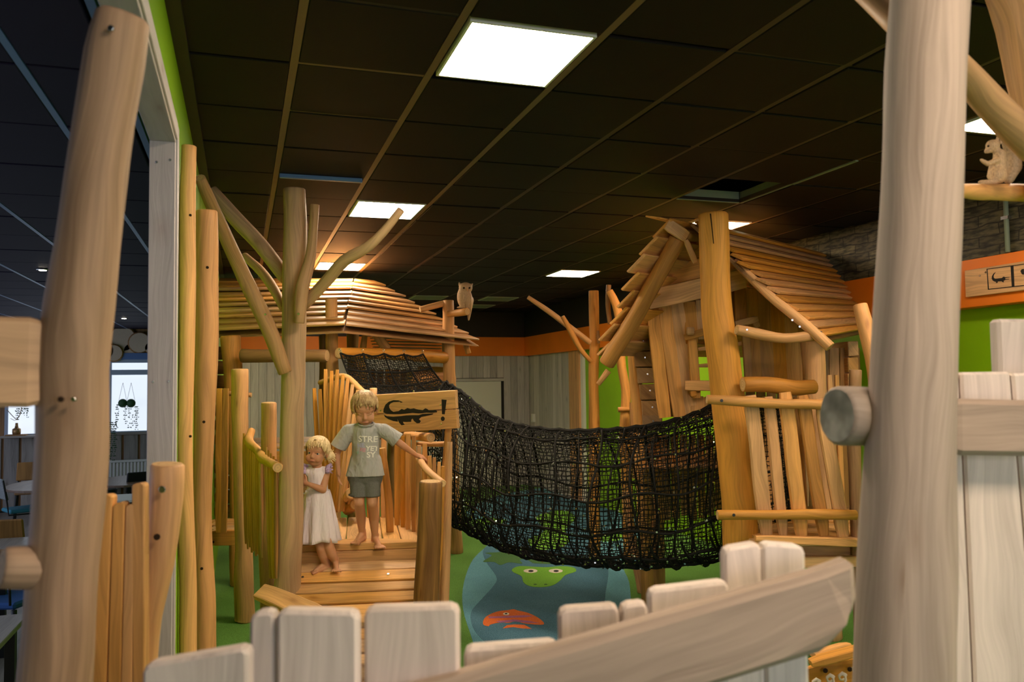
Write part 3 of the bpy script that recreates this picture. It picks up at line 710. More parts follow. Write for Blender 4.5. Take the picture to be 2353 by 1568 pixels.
# low front deck at the left wall
for k in range(4):
    a = D(485, 1222-k*8, 7.5+k*.2); b = D(545, 1222-k*8, 7.5+k*.2); a.z = b.z = .71
    bd('deck_board', H, a, b, -.18, .035, 'deckw', nrm=EZ, n=2, wob=.02)
bd('joist', H, D(485, 1237, 7.42), D(548, 1235, 7.42), 34, .05, 'honey')
bolt_px(H, 490, 1246, 7.38, .012, 'hole')
log('post', H, [(552, 848, 7.15, 38), (552, 960, 7.15, 38), (556, 1080, 7.15, 37), (558, 1200, 7.15, 38), (561, 1320, 7.15, 42), (562, 1420, 7.15, 44)], 'gold', floor=True)
for x0, x1 in ((504, 503), (519, 514)): bd('picket', H, D(x0, 893, 7.35), D(x1, 1224, 7.35), 15, .03, 'gold', wob=.2, n=8)
log('rail', H, [(498, 903, 7.42, 11), (578, 908, 7.42, 11)], 'honey', 10)

# ================================================================== RAMP AND LANDING
R0 = D(822, 1248, 5.67); R0.z = .945
LAT = (EX*1 + EY*.10).normalized(); FWD = -EY
R = thing('play_ramp', 'sloping plank ramp with picket sides below the crocodile sign', 'ramp', (R0.x, R0.y, 0))
def rp(a, s, z=0): return R0 + LAT*a + FWD*s + EZ*z
# landing boards
pts = [rp(-.42, .0), rp(.42, .0), rp(.42, -.05), rp(.22, -.14), rp(-.02, -.19), rp(-.42, -.16)]
poly('landing_nosing', R, [p-EZ*.05 for p in pts], (0, 0, .05), 'deckw', LAT, .006)
for k in range(8):
    a0 = -.45+k*.13
    bd('landing_board', R, rp(a0+.02, -.12, -.035), rp(a0-.20, -1.30, -.035), -.126, .03, 'deckw', nrm=EZ, n=3, wob=.02)
poly('fascia', R, [rp(-.42, .01, -.05), rp(.42, .01, -.05), rp(.42, .01, -.18), rp(-.42, .01, -.18)], FWD*-.04, 'honey', LAT, .004)
sl = math.radians(28); cs, sn = math.cos(sl), math.sin(sl); s = 0.02; z = -.115; k = 0
up = (FWD*sn + EZ*cs)
while z > -.88:
    w_ = .104; ls = (.004 if k % 2 else -.003)
    q = []
    a = rp(-.45, s, z)+up*ls; 
    tilt = .010*math.sin(k*2.1)
    p = [a, a+LAT*.9+FWD*-tilt, a+LAT*.9+(FWD*cs-EZ*sn)*(w_-.013+tilt), a+(FWD*cs-EZ*sn)*(w_-.013)]
    rb = poly('ramp_board', R, p, up*-.04, 'deckw', LAT, .005)
    for aa in (.12, .68): 
        if k % 3 == 1: bolt(R, a+LAT*aa+(FWD*cs-EZ*sn)*(w_*.5)+up*.002, up, .009)
    s += w_*cs; z -= w_*sn; k += 1
for a_ in (-.40, .40):
    poly('ramp_bearer', R, [rp(a_, -.2, -.13), rp(a_, 0, -.13), rp(a_, s, z-.06), rp(a_, s-.3, z-.02), rp(a_, -.2, -.26)], LAT*.06, 'honey', FWD)
for a_, b_ in ((-.42, -1.4), (.4, -1.4), (-.2, -.2), (.36, -.2)):
    log('leg', R, [(rp(a_, b_, -.06), .06), (rp(a_, b_, -.5), .06)], 'brown', floor=True)
# right side: corner post, hand rail, slats
Pst = log('newel_post', R, [(990, 1106, 5.1, 54), (988, 1180, 5.1, 54), (984, 1280, 5.1, 56), (980, 1380, 5.1, 58)], 'newel', 20, rough=.03, floor=True)
log('hand_rail', R, [(962, 1054, 5.95, 15), (985, 1085, 5.5, 17), (1017, 1112, 5.15, 18)], 'gold')
log('rail_post', R, [(878, 1030, 6.2, 17), (886, 1090, 6.2, 17), (893, 1150, 6.2, 18), (896, 1226, 6.2, 18)], 'honey')
sl_ = [(913, 1006, 913, 1222, 14, 6.5), (926, 1002, 926, 1224, 12, 6.4), (938, 997, 938, 1226, 13, 6.3), (951, 1002, 951, 1230, 12, 6.2), (963, 1024, 963, 1234, 12, 6.05),
       (976, 1020, 976, 1238, 13, 5.95), (987, 1048, 987, 1250, 12, 5.85), (998, 1052, 996, 1270, 11, 5.72), (1009, 1062, 1004, 1290, 11, 5.6), (1018, 1072, 1010, 1310, 11, 5.48)]
for i, (x0, y0, x1, y1, w_, d_) in enumerate(sl_): bd('picket', R, D(x0, y0, d_), D(x1, y1, d_), w_, .028, ('gold', 'honey')[i % 2], wob=.05)
log('end_post', R, [(1034, 1016, 5.7, 12), (1030, 1150, 5.65, 18), (1022, 1345, 5.6, 22)], 'honey', floor=True)
log('rung', R, [(935, 1000, 7.0, 19), (990, 1006, 6.5, 22)], 'gold'); log('rung', R, [(960, 1021, 6.9, 12), (1024, 1021, 6.6, 13)], 'gold', 10)
# left back slats of the landing
lb = [(722, 893, 738, 1165, 10), (735, 895, 746, 1168, 9), (748, 849, 752, 1172, 10), (762, 853, 759, 1174, 10), (775, 850, 763, 1176, 10), (788, 862, 768, 1176, 10), (799, 870, 774, 1178, 10), (810, 884, 779, 1178, 10), (822, 897, 787, 1176, 11), (833, 906, 802, 1160, 10)]
for i, (x0, y0, x1, y1, w_) in enumerate(lb):
    d0 = 7.75-i*.10; bd('picket', R, D(x0, y0, d0), D(x1, y1, d0-.25), w_, .03, ('honey', 'gold', 'gold')[i % 3], wob=.08, n=6)
log('rail', R, [(735, 880, 7.78, 12), (790, 866, 7.45, 14), (838, 905, 7.0, 15)], 'gold')
log('side_log', R, [(792, 1150, 6.9, 20), (808, 1134, 6.5, 28)], 'gold')
log('side_log', R, [(798, 1172, 6.9, 24), (816, 1160, 6.6, 26)], 'brown')
for i, x_ in enumerate((850, 866, 882)): bd('picket', R, D(x_, 1000, 7.0), D(x_, 1205, 6.9), 14, .03, 'gold')
# left side: pickets from the hut post to the tree trunk
log('wavy_rail', R, [(578, 990, 6.9, 16), (572, 1012, 6.7, 20), (590, 1035, 6.3, 20), (612, 1058, 5.8, 22), (638, 1075, 5.2, 24)], 'gold', rough=.12)
for i in range(9):
    f_ = i/8; x0 = 561+f_*38; x1 = 566+f_*36; d_ = 6.85-f_*.75
    bd('picket', R, D(x0, 996+f_*42, d_), D(x1, 1250+f_*32+(i % 2)*8, d_), 8, .03, 'gold', wob=.08, n=6, nrm=(EX*.75-EY*.6))
for i in range(5):
    f_ = i/4; bd('picket', R, D(612+f_*23, 1028+f_*28, 5.9-f_*.5), D(622+f_*12, 1330, 5.8-f_*.5), 8, .03, 'gold' if i < 4 else 'brown', wob=.05, nrm=(EX*.75-EY*.6))
log('side_post', R, [(618, 925, 6.15, 34), (618, 1050, 6.15, 34), (616, 1200, 6.15, 34), (612, 1400, 6.15, 34)], 'gold', rough=.1, floor=True)
bd('kerb_board', R, D(597, 1361, 5.0), D(740, 1420, 4.75), -.12, .05, 'gold', nrm=(EZ*.8-EY*.6), n=6, wob=.2)
bd('kerb_board', R, D(740, 1418, 4.6), D(1040, 1410, 4.7), -.12, .05, 'deckw', nrm=(EZ*.8-EY*.6), n=6, wob=.05)

# crocodile warning sign
sq = [(855, 908), (1046, 897), (1050, 985), (858, 998)]
sc_ = D(952, 950, 6.5); sgn = thing('warning_sign', 'wooden board sign with a black crocodile and an exclamation mark', 'sign', sc_)
def sp(u, v_, off=0): # bilinear in the sign plane
    a = D(855, 908, 6.75).lerp(D(1046, 897, 6.3), u); b = D(858, 998, 6.75).lerp(D(1050, 985, 6.3), u); return a.lerp(b, v_)
sn_ = (sp(1, 0)-sp(0, 0)).cross(sp(0, 1)-sp(0, 0)).normalized()
if sn_.dot(EY) > 0: sn_ = -sn_
for v0, v1 in ((0, .485), (.505, 1)):
    poly('plank', sgn, [sp(0, v0), sp(1.0, v0), sp(1.0+.006*(v0 > .1), v1), sp(0, v1)], -sn_*.035, 'gold', sp(1, 0)-sp(0, 0), .004)
# pixels of the sign close-up (4.0 crop scale): crop origin 640,880, scale 3.409
P00, P10 = sp(0, 0), sp(1, 0)
def onsign(px, py):
    v = ray(px, py); return CAM + v*((P00+sn_*.0005-CAM).dot(sn_)/v.dot(sn_))
sf = lambda a, b: onsign(640+a/3.409, 880+b/3.409)
croc = [
 [(975, 152), (940, 138), (900, 136), (865, 148), (838, 172), (824, 205), (822, 232), (850, 244), (880, 246), (915, 247), (900, 228), (880, 215), (868, 195), (866, 178), (878, 162), (900, 152), (930, 150), (950, 148), (960, 156)],
 [(868, 215), (900, 228), (940, 222), (965, 205), (985, 212), (1010, 198), (1035, 205), (1060, 200), (1085, 208), (1110, 212), (1130, 215), (1150, 200), (1165, 205), (1178, 216), (1225, 215), (1243, 222), (1240, 232), (1200, 236), (1160, 234), (1120, 240), (1095, 240), (1050, 236), (1000, 242), (960, 246), (915, 247), (880, 240)],
 [(826, 250), (850, 262), (900, 266), (950, 262), (1000, 256), (1050, 254), (1100, 254), (1130, 244), (1180, 242), (1215, 240), (1205, 250), (1170, 258), (1120, 268), (1100, 285), (1115, 300), (1105, 316), (1085, 318), (1062, 300), (1050, 280), (1040, 290), (1040, 306), (1000, 308), (975, 306), (980, 320), (990, 328), (965, 334), (945, 312), (930, 280), (935, 305), (900, 300), (860, 285), (835, 268)],
]
for q in croc: flat('crocodile_print', sgn, sf, q, 'print', sn_, .0015)
flat('exclamation_stroke', sgn, sf, [(1278, 130), (1317, 134), (1302, 248), (1281, 246)], 'print', sn_, .0015)
flat('exclamation_dot', sgn, sf, [(1287+15*math.cos(a*.45), 282+18*math.sin(a*.45)) for a in range(14)], 'print', sn_, .0015)
for a_, b_ in ((801, 218), (1270, 172), (1276, 322), (1060, 65)): bolt(sgn, sf(a_, b_), sn_, .007)
log('sign_post', sgn, [(858, 892, 6.85, 17), (860, 1000, 6.85, 17)], 'gold', floor=True)
log('sign_post', sgn, [(1036, 905, 6.45, 14), (1026, 1040, 6.4, 16)], 'honey', floor=True)
log('sign_batten', sgn, [(850, 985, 6.9, 16), (1040, 975, 6.42, 16)], 'brown')

# owl on its stub
O = thing('owl_carving', 'carved wooden owl perched on a log stub above the net', 'carving', D(1065, 712, 9.4))
def fr(right, up_=EZ): f_ = right.cross(up_).normalized(); return (right, f_, up_)
od = 9.45; u_ = od/F
oc = lambda x, y, z=0: D(x, y, od+z)
mo = blob([('e', oc(1067, 683), (17*u_, 15*u_, 27*u_), (EX, EY, EZ)), ('e', oc(1070, 662), (16*u_, 15*u_, 13*u_), (EX, EY, EZ)),
           ('c', oc(1080, 690), oc(1077, 735), 9*u_, 2.5*u_), ('c', oc(1057, 654), oc(1055, 650), 4*u_, 1.5*u_), ('c', oc(1082, 656), oc(1086, 652), 4*u_, 1.5*u_),
           ('e', oc(1076, 690, -.02), (10*u_, 12*u_, 22*u_), (EX, EY, EZ)), ('c', oc(1052, 707, -.03), oc(1072, 706, -.03), 2.5*u_, 3*u_)], .008, 3)
grain(mo, EZ); link('body', mo, O, 'carve', smooth=True)
for x_ in (1066, 1079):
    link('eye', blob([('e', oc(x_, 662, -.075), (2.4*u_,)*3, AX)], .004, 0), O, 'hole', smooth=True)
link('beak', blob([('c', oc(1073, 664, -.08), oc(1074, 669, -.085), 2*u_, .8*u_)], .003, 0), O, 'honey')
for k in range(5):
    log('feather', O, [(1066+k*4, 676, od-.06, 1.2), (1070+k*3.2, 700, od-.065, 2.4), (1073+k*2, 718, od-.03, 1)], 'carve', 6, .1, 0)
log('perch', H, [(1030, 722, 9.55, 15), (1055, 719, 9.45, 17), (1074, 716, 9.35, 17)], 'gold')
# ================================================================== NET TUNNEL
def prisms(P, Q, r):
    """three-sided strands between point arrays P and Q"""
    d = Q-P; L_ = np.linalg.norm(d, axis=1, keepdims=True); L_[L_ < 1e-6] = 1; d = d/L_
    h = np.where(np.abs(d[:, 2:3]) > .8, np.array([[1., 0, 0]]), np.array([[0, 0, 1.]]))
    x = np.cross(d, h); x /= np.linalg.norm(x, axis=1, keepdims=True); y = np.cross(d, x)
    vs = np.empty((len(P), 6, 3))
    for k in range(3):
        a = 2*math.pi*k/3; o = (x*math.cos(a)+y*math.sin(a))*r
        vs[:, k] = P+o; vs[:, k+3] = Q+o
    n = len(P); b = (np.arange(n)*6)[:, None]
    fs = np.concatenate([b+np.array([[k, (k+1) % 3, (k+1) % 3+3, k+3]]) for k in range(3)]).tolist()
    return vs.reshape(-1, 3), fs
def netmesh(name, parent, G, closed, r, m='rope'):
    G = np.array(G); A = []; B = []
    A.append(G[:-1].reshape(-1, 3)); B.append(G[1:].reshape(-1, 3))
    if closed: A.append(G.reshape(-1, 3)); B.append(np.roll(G, -1, axis=1).reshape(-1, 3))
    else: A.append(G[:, :-1].reshape(-1, 3)); B.append(G[:, 1:].reshape(-1, 3))
    vs, fs = prisms(np.concatenate(A), np.concatenate(B), r)
    me = bpy.data.meshes.new('net'); me.from_pydata(vs.tolist(), [], fs); me.update()
    return link(name, me, parent, m, None, None, 'stuff')
NT = thing('net_tunnel', 'sagging black rope net tunnel hung between the hut and the house', 'net', (*D(1330, 1130, 6.9).xy, 0))
# stations: px, top y, bottom y, distance
ST = [(1028, 880, 1196, 7.75), (1060, 900, 1210, 7.6), (1105, 938, 1234, 7.4), (1150, 964, 1256, 7.25), (1210, 981, 1276, 7.05), (1300, 990, 1291, 6.8), (1390, 989, 1299, 6.6), (1480, 981, 1301, 6.52), (1570, 962, 1296, 6.50), (1655, 930, 1284, 6.52), (1740, 925, 1240, 6.58), (1815, 930, 1215, 6.66)]
def station(s):
    s = max(0, min(len(ST)-1.0001, s)); i = int(s); t = s-i
    a, b = ST[i], ST[i+1]; p0 = ST[max(i-1, 0)]; p3 = ST[min(i+2, len(ST)-1)]
    t2, t3 = t*t, t*t*t
    return [p0[j]*(-.5*t3+t2-.5*t)+a[j]*(1.5*t3-2.5*t2+1)+b[j]*(-1.5*t3+2*t2+.5*t)+p3[j]*(.5*t3-.5*t2) for j in range(4)]
def npt(s, a, nring=None, jit=0, infl=0):
    px, ty, by, d = station(s); hc = (by-ty)/2; c = D(px, (ty+by)/2, d); H_ = hc*d/F
    # flattened egg: full below, gathered towards the top rope
    ca, sa = math.cos(a), math.sin(a)
    wdt = .40*(1-.30*max(0, ca)**1.5)
    ph = s*2.05*math.pi; dip = 1-.022*abs(math.sin(ph))*(1 if ca > .3 else .5)
    ax_ = (EY*.93+EX*.36)
    p = c + EZ*(ca*H_*dip+infl*ca) - ax_*(sa*(wdt+infl)*(1-.03*math.sin(ph)**2))
    if jit: p = p+V((random.gauss(0, jit), random.gauss(0, jit), random.gauss(0, jit)))
    return p
nL, nA = 104, 88
G = [[tuple(npt(i/(nL-1)*11, 2*math.pi*(j+.5*math.sin(i*.15))/nA, jit=.0042)) for j in range(nA)] for i in range(nL)]
netmesh('fine_net', NT, G, True, .0040)
def rope(name, parent, P, r, sides=6, m='rope'):
    vs, fs, uv, mi = tube_geo([(p, r) for p in P], sides, 9, 0, False)
    o = link(name, pyd(vs, fs, uv), parent, m, smooth=False); return o
def rope_line(name, parent, P, r, sides=6, m='rope'):
    vs = []; fs = []; n = len(P); X = None
    for i in range(n):
        t = (P[min(i+1, n-1)]-P[max(i-1, 0)]).normalized()
        if X is None: X = t.orthogonal().normalized()
        X = (X-t*X.dot(t)).normalized(); Y = t.cross(X)
        for k in range(sides): a = 2*math.pi*k/sides+i*.9*0; vs.append(P[i]+X*(math.cos(a)*r)+Y*(math.sin(a)*r))
    for i in range(n-1):
        for k in range(sides): k2 = (k+1) % sides; fs.append((i*sides+k, i*sides+k2, (i+1)*sides+k2, (i+1)*sides+k))
    return link(name, pyd(vs, fs), parent, m, smooth=True)
NR = 23
for i in range(NR):
    s = i*11/(NR-1); big = i % 2 == 0
    P = [npt(s+.10*math.sin(3*a_+i)*(1 if s > .3 and s < 10.7 else 0), a_, infl=.006+.010*math.sin(5*a_+i)) for a_ in [2*math.pi*k/40 for k in range(41)]]
    rope_line('ring_rope', NT, P, .0098 if big else .0072)
LA = [0.0, .5, 1.0, 1.5, 2.0, 2.5, 2.9, 3.4, 4.1, 4.8, 5.6]
clamps = []
for j, a_ in enumerate(LA):
    P = [npt(i/90*11, a_+.05*math.sin(i*.35+j), infl=.007) for i in range(91)]
    rope_line('long_rope', NT, P, .018 if j == 0 else (.012 if a_ > 1.8 and a_ < 4 else .009))
    for i in range(NR): clamps.append(npt(i*11/(NR-1), a_, infl=.017))
random.seed(11)
vs, fs = [], []
for c in clamps+[npt(random.uniform(0, 11), random.uniform(1.6, 3.6), infl=.012) for _ in range(260)]:
    n = len(vs); s_ = random.uniform(.004, .007)
    q = [V(((-1)**(k & 1), (-1)**(k >> 1 & 1), (-1)**(k >> 2)))*s_ for k in range(8)]
    rot = Matrix.Rotation(random.uniform(0, 3), 3, 'Z') @ Matrix.Rotation(random.uniform(0, 3), 3, 'X')
    vs += [c+rot@a for a in q]; fs += [tuple(n+i for i in f) for f in ((0, 1, 3, 2), (4, 6, 7, 5), (0, 4, 5, 1), (2, 3, 7, 6), (0, 2, 6, 4), (1, 5, 7, 3))]
link('rope_clamps', pyd(vs, fs), NT, 'steel', None, None, 'stuff')
# loose lacing under the belly
for k in range(26):
    s0 = .5+k*.38; P = [npt(s0+.55*t_, 2.2+1.1*t_+(.3 if k % 2 else 0), infl=.012+.02*math.sin(t_*9)) for t_ in [i/10 for i in range(11)]]
    rope_line('lacing_rope', NT, P, .010)
# net apron rising to the hut beam
NA_ = thing('net_apron', 'black climbing net sloping from the hut beam down into the tunnel', 'net', (*D(900, 860, 7.9).xy, 0))
TL, TR, BL, BR = D(782, 812, 7.95), D(972, 814, 8.9), D(838, 908, 7.3), D(1056, 903, 7.55)
def ap(u, v_, j=0):
    p = TL.lerp(TR, u).lerp(BL.lerp(BR, u), v_) - EZ*(.10*math.sin(math.pi*v_)*.8+.05*math.sin(math.pi*u)*math.sin(math.pi*v_)+(.03*abs(math.sin(u*4*math.pi)) if v_ < .3 else 0)*(1-v_*3))
    if j: p = p+V((random.gauss(0, j), random.gauss(0, j), random.gauss(0, j)))
    return p
netmesh('fine_net', NA_, [[tuple(ap((i+.5*(j % 2))/38, j/34, .004)) for j in range(35)] for i in range(39)], False, .0042)
for i in range(5): rope_line('rope', NA_, [ap(i/4, t_/12) for t_ in range(13)], .010)
for i in range(5): rope_line('rope', NA_, [ap(t_/14, i/4) for t_ in range(15)], .010)
# side skirt hanging behind the sign
B2L, B2R = D(985, 1080, 7.3), D(1040, 1195, 7.7)
def sk2(u, v_, j=0):
    top = D(1000, 902, 7.3).lerp(D(1052, 900, 7.6), u); bot = D(1000, 1090, 7.3).lerp(D(1040, 1195, 7.65), u); p = top.lerp(bot, v_)
    if j: p = p+V((random.gauss(0, j), random.gauss(0, j), random.gauss(0, j)))
    return p
netmesh('fine_net', NA_, [[tuple(sk2(i/8, j/30, .004)) for j in range(31)] for i in range(9)], False, .0042)
for i in range(5):
    p = ap(i/4, 0)
    k_ = rope_line('hook', NA_, [p+EZ*.03+EX*.01*math.cos(a_)+EZ*.012*math.sin(a_)-EY*.02 for a_ in [x*.7 for x in range(9)]], .003, 6, 'steel')

# ================================================================== RIGHT HOUSE
HS = thing('play_house', 'leaning two storey log playhouse with steep board roof on the right', 'play house', base(1720, 6.8))
log('corner_post', HS, [(1639, 490, 6.0, 66), (1642, 600, 6.0, 68), (1652, 750, 6.0, 72), (1668, 880, 6.0, 80), (1685, 1000, 6.0, 84), (1697, 1130, 6.0, 82), (1703, 1250, 6.0, 80)], 'gold', 20, rough=.05, floor=True)
poly('split', HS, [D(1631, 491, 5.892), D(1634, 491, 5.892), D(1641, 560, 5.888), D(1639, 560, 5.888)], EY*.002, 'hole')
for q_ in ([(1686, 990), (1690, 1040), (1694, 1060), (1688, 1045)], [(1690, 1020), (1697, 1060), (1696, 1085), (1700, 1100), (1695, 1098), (1688, 1060)]):
    pass
log('roof_post', HS, [(1866, 780, 6.45, 54), (1872, 880, 6.45, 50), (1880, 1000, 6.45, 46)], 'honey', floor=True)
log('end_post', HS, [(1966, 850, 5.75, 28), (1962, 960, 5.75, 30), (1964, 1080, 5.75, 28), (1972, 1300, 5.75, 28)], 'brown', floor=True)
log('leaning_post', HS, [(1976, 700, 5.5, 32), (1994, 770, 5.45, 36), (2012, 850, 5.4, 38), (2030, 1000, 5.35, 40)], 'honey', floor=True)
log('corner_log', HS, [(1452, 775, 7.35, 26), (1461, 880, 7.35, 28), (1472, 1000, 7.35, 30), (1480, 1180, 7.4, 30)], 'gold', floor=True)
log('stilt', HS, [(1505, 1000, 7.75, 34), (1508, 1200, 7.75, 34), (1511, 1350, 8.0, 36)], 'honey', floor=True)
log('stilt', HS, [(1438, 1130, 8.1, 20), (1456, 1260, 8.0, 22), (1472, 1342, 7.95, 22)], 'honey', floor=True)
for k in range(7):
    bd('floor_board', HS, D(1480, 1075-k*4, 7.3+k*.17), D(1720, 1068-k*4, 6.9+k*.17), -.16, .03, 'honey', nrm=EZ, n=2, wob=.02)
for k in range(12): bd('skirting_plank', HS, D(1470+k*20, 1000, 7.45), D(1473+k*20, 1196-(k%3)*6, 7.45), 18, .025, 'honey' if k % 2 else 'gold', wob=.05)
# gable and front wall
for (a, b, w_) in (((1545, 590, 6.75), (1622, 566, 6.65), 40), ((1508, 640, 6.78), (1690, 598, 6.6), 44), ((1490, 690, 6.74), (1712, 640, 6.52), 46)):
    bd('gable_board', HS, D(*a), D(*b), w_, .03, 'gold', n=6, wob=.03)
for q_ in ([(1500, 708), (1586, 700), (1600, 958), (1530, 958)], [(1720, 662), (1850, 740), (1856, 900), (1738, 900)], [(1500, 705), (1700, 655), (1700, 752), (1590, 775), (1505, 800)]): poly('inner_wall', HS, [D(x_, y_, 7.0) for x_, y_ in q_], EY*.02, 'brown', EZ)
fp = [(1498, 706, 1528, 960, 28, 'gold'), (1526, 703, 1562, 958, 30, 'tan'), (1555, 698, 1588, 950, 30, 'gold')]
for x0, y0, x1, y1, w_, m_ in fp: bd('wall_board', HS, D(x0, y0, 6.9), D(x1, y1, 6.9), w_+2, .03, m_ if m_ != 'tan' else 'gold', n=6, wob=.03)
for x0, y0, x1, y1, w_ in ((1583, 694, 1590, 790, 27), (1612, 690, 1618, 780, 27), (1600, 912, 1605, 960, 30), (1632, 912, 1638, 962, 30), (1700, 660, 1704, 755, 24), (1725, 664, 1737, 900, 26), (1752, 668, 1766, 900, 29), (1783, 680, 1794, 900, 29), (1812, 700, 1824, 900, 28), (1838, 730, 1846, 900, 22)):
    bd('wall_board', HS, D(x0, y0, 6.92), D(x1, y1, 6.88), w_+3, .03, random.choice(('gold', 'honey', 'gold')), n=6, wob=.05)
# second layer of boards, crooked window
bd('window_board', HS, D(1572, 776, 6.8), D(1640, 757, 6.78), 17, .03, 'gold'); bd('window_board', HS, D(1690, 745, 6.8), D(1742, 733, 6.78), 16, .03, 'gold')
bd('window_board', HS, D(1574, 886, 6.8), D(1650, 887, 6.78), 24, .03, 'gold')
bd('window_board', HS, D(1586, 752, 6.76), D(1586, 770, 6.76), 18, .03, 'gold'); bd('window_board', HS, D(1592, 899, 6.8), D(1594, 912, 6.8), 15, .03, 'honey')
bd('window_jamb', HS, D(1590, 778, 6.83), D(1600, 915, 6.83), 22, .03, 'gold', wob=.05); bd('window_jamb', HS, D(1712, 750, 6.83), D(1722, 900, 6.83), 18, .03, 'honey')
bd('window_bar', HS, D(1604, 803, 6.86), D(1650, 798, 6.86), 11, .025, 'gold', n=2); bd('window_bar', HS, D(1606, 841, 6.86), D(1650, 839, 6.86), 10, .025, 'gold', n=2)
bd('window_bar', HS, D(1633, 778, 6.88), D(1637, 880, 6.88), 8, .025, 'honey', n=2); bd('window_bar', HS, D(1690, 792, 6.86), D(1722, 786, 6.86), 11, .025, 'gold', n=2)
bd('window_bracket', HS, D(1728, 728, 6.8), D(1742, 752, 6.8), 14, .03, 'honey')
# side wall seen end-on as stacked blocks
yb = [(1475, 788), (1480, 826), (1486, 864), (1492, 902), (1497, 940), (1499, 972)]
for i, (x_, y_) in enumerate(yb):
    poly('stacked_block', HS, [D(x_-23, y_-18, 7.1), D(x_+22, y_-19, 7.05), D(x_+24, y_+17, 7.05), D(x_-20, y_+18, 7.1)], EY*.9+EX*.12, 'brown', EY, .006)
    bolt_px(HS, x_+2, y_-4, 7.05, .008, 'steel', 'nail')
for i in range(6): poly('stacked_block', HS, [D(1948, 785+i*37, 7.5), D(1972, 784+i*37, 7.5), D(1974, 818+i*37, 7.5), D(1950, 819+i*37, 7.5)], EY*.6, 'gold', EY, .006)
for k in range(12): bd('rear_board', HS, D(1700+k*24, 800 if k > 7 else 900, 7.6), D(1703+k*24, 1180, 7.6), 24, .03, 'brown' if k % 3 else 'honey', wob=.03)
# roof
RR = log('ridge_beam', HS, [(1572, 540, 6.35, 26), (1700, 555, 7.1, 22), (1872, 590, 8.1, 20)], 'brown')
A, B, C, Dd = D(1592, 512, 6.3), D(1885, 585, 8.1), D(1890, 782, 5.95), D(1992, 762, 7.2)
nR = (B-A).cross(C-A).normalized(); nR = -nR if nR.z < 0 else nR
NB = 14
RFH = poly('roof', HS, [A-nR*.03, B-nR*.03, Dd-nR*.03, C-nR*.03], nR*.02, 'brown')
for k in range(NB):
    s0, s1 = k/NB, (k+1.12)/NB
    zg = .012*math.sin(k*2.3)
    a0, b0, a1, b1 = A.lerp(C, s0), B.lerp(Dd, s0), A.lerp(C, min(s1, 1.0)), B.lerp(Dd, min(s1, 1.0))
    e = (b1-a1).normalized(); j = random.uniform(-.035, .035); j2 = random.uniform(-.05, .05)
    hexa('roof_board', RFH, [a0-e*j, b0+e*j2, b1+e*j2+nR*.034, a1-e*j+nR*.034], [nR*.026]*4, 'gold' if k > 9 else 'honey', e, .004)
AL, BLf = D(1562, 508, 6.25), D(1880, 583, 8.1)
CL = D(1398, 822, 6.75); DL = CL+(BLf-AL)*.95
nL_ = (BLf-AL).cross(CL-AL).normalized(); nL_ = -nL_ if nL_.z < 0 else nL_
NB = 8
for k in range(NB):
    s0, s1 = k/NB, (k+1.25)/NB
    a0, b0, a1, b1 = AL.lerp(CL, s0), BLf.lerp(DL, s0), AL.lerp(CL, min(s1, 1.02)), BLf.lerp(DL, min(s1, 1.02))
    e = (b1-a1).normalized(); out = (.10, .16, .20, .16, .10, .08, .12, .04)[k]
    hexa('roof_board', RFH, [a0-e*out, b0, b1+nL_*.055, a1-e*(out+.02)+nL_*.055], [nL_*.028]*4, 'gold', e, .006)
bd('ridge_cap', RFH, D(1500, 499, 6.2), D(1882, 588, 8.15), -.15, .022, 'gold', nrm=(EZ+EX*.35).normalized(), n=4, wob=.04)
bd('gable_end_board', HS, D(1532, 515, 6.2), D(1578, 545, 6.25), 28, .03, 'gold')
log('barge_log', HS, [(1558, 548, 6.3, 38), (1500, 655, 6.42, 38), (1450, 745, 6.55, 38), (1393, 838, 6.65, 36)], 'honey')
log('barge_log', HS, [(1688, 600, 6.25, 20), (1770, 680, 6.1, 22), (1850, 745, 5.95, 24), (1908, 798, 5.85, 26)], 'gold')
bd('brace_board', HS, D(1576, 552, 6.2), D(1598, 604, 6.2), 13, .03, 'gold')
log('brace', HS, [(1374, 884, 6.7, 11), (1398, 852, 6.7, 15)], 'gold', 10)
for x_, y_ in ((1820, 736), (1837, 751), (1886, 764)): bolt_px(HS, x_, y_, 5.88, .009)
# balcony
log('balcony_log', HS, [(1692, 758, 5.82, 24), (1740, 768, 5.85, 26), (1800, 778, 5.9, 24), (1872, 772, 5.95, 25)], 'gold')
log('balcony_log', HS, [(1706, 884, 5.82, 36), (1760, 884, 5.85, 36), (1820, 892, 5.9, 36), (1872, 889, 5.95, 32)], 'honey')
bolt_px(HS, 1716, 758, 5.775, .008); 
log('hand_rail', HS, [(1624, 918, 5.62, 22), (1700, 922, 5.62, 25), (1790, 928, 5.62, 22), (1880, 930, 5.62, 24), (1962, 940, 5.62, 20)], 'gold')
log('foot_rail', HS, [(1648, 1184, 5.62, 24), (1760, 1184, 5.62, 22), (1870, 1182, 5.62, 25), (1968, 1184, 5.62, 22)], 'gold')
bolt_px(HS, 1658, 921, 5.58, .011, 'blacks'); bolt_px(HS, 1686, 1184, 5.58, .011, 'blacks')
for x0, y0, x1, y1, w_ in ((1724, 909, 1762, 1230, 34), (1766, 912, 1800, 1232, 26), (1804, 902, 1842, 1232, 34), (1844, 909, 1893, 1232, 30), (1886, 916, 1938, 1234, 32)):
    bd('baluster', HS, D(x0, y0, 5.68), D(x1, y1, 5.68), w_, .035, 'gold' if w_ > 30 else 'honey', wob=.12, n=9, ch=.01)
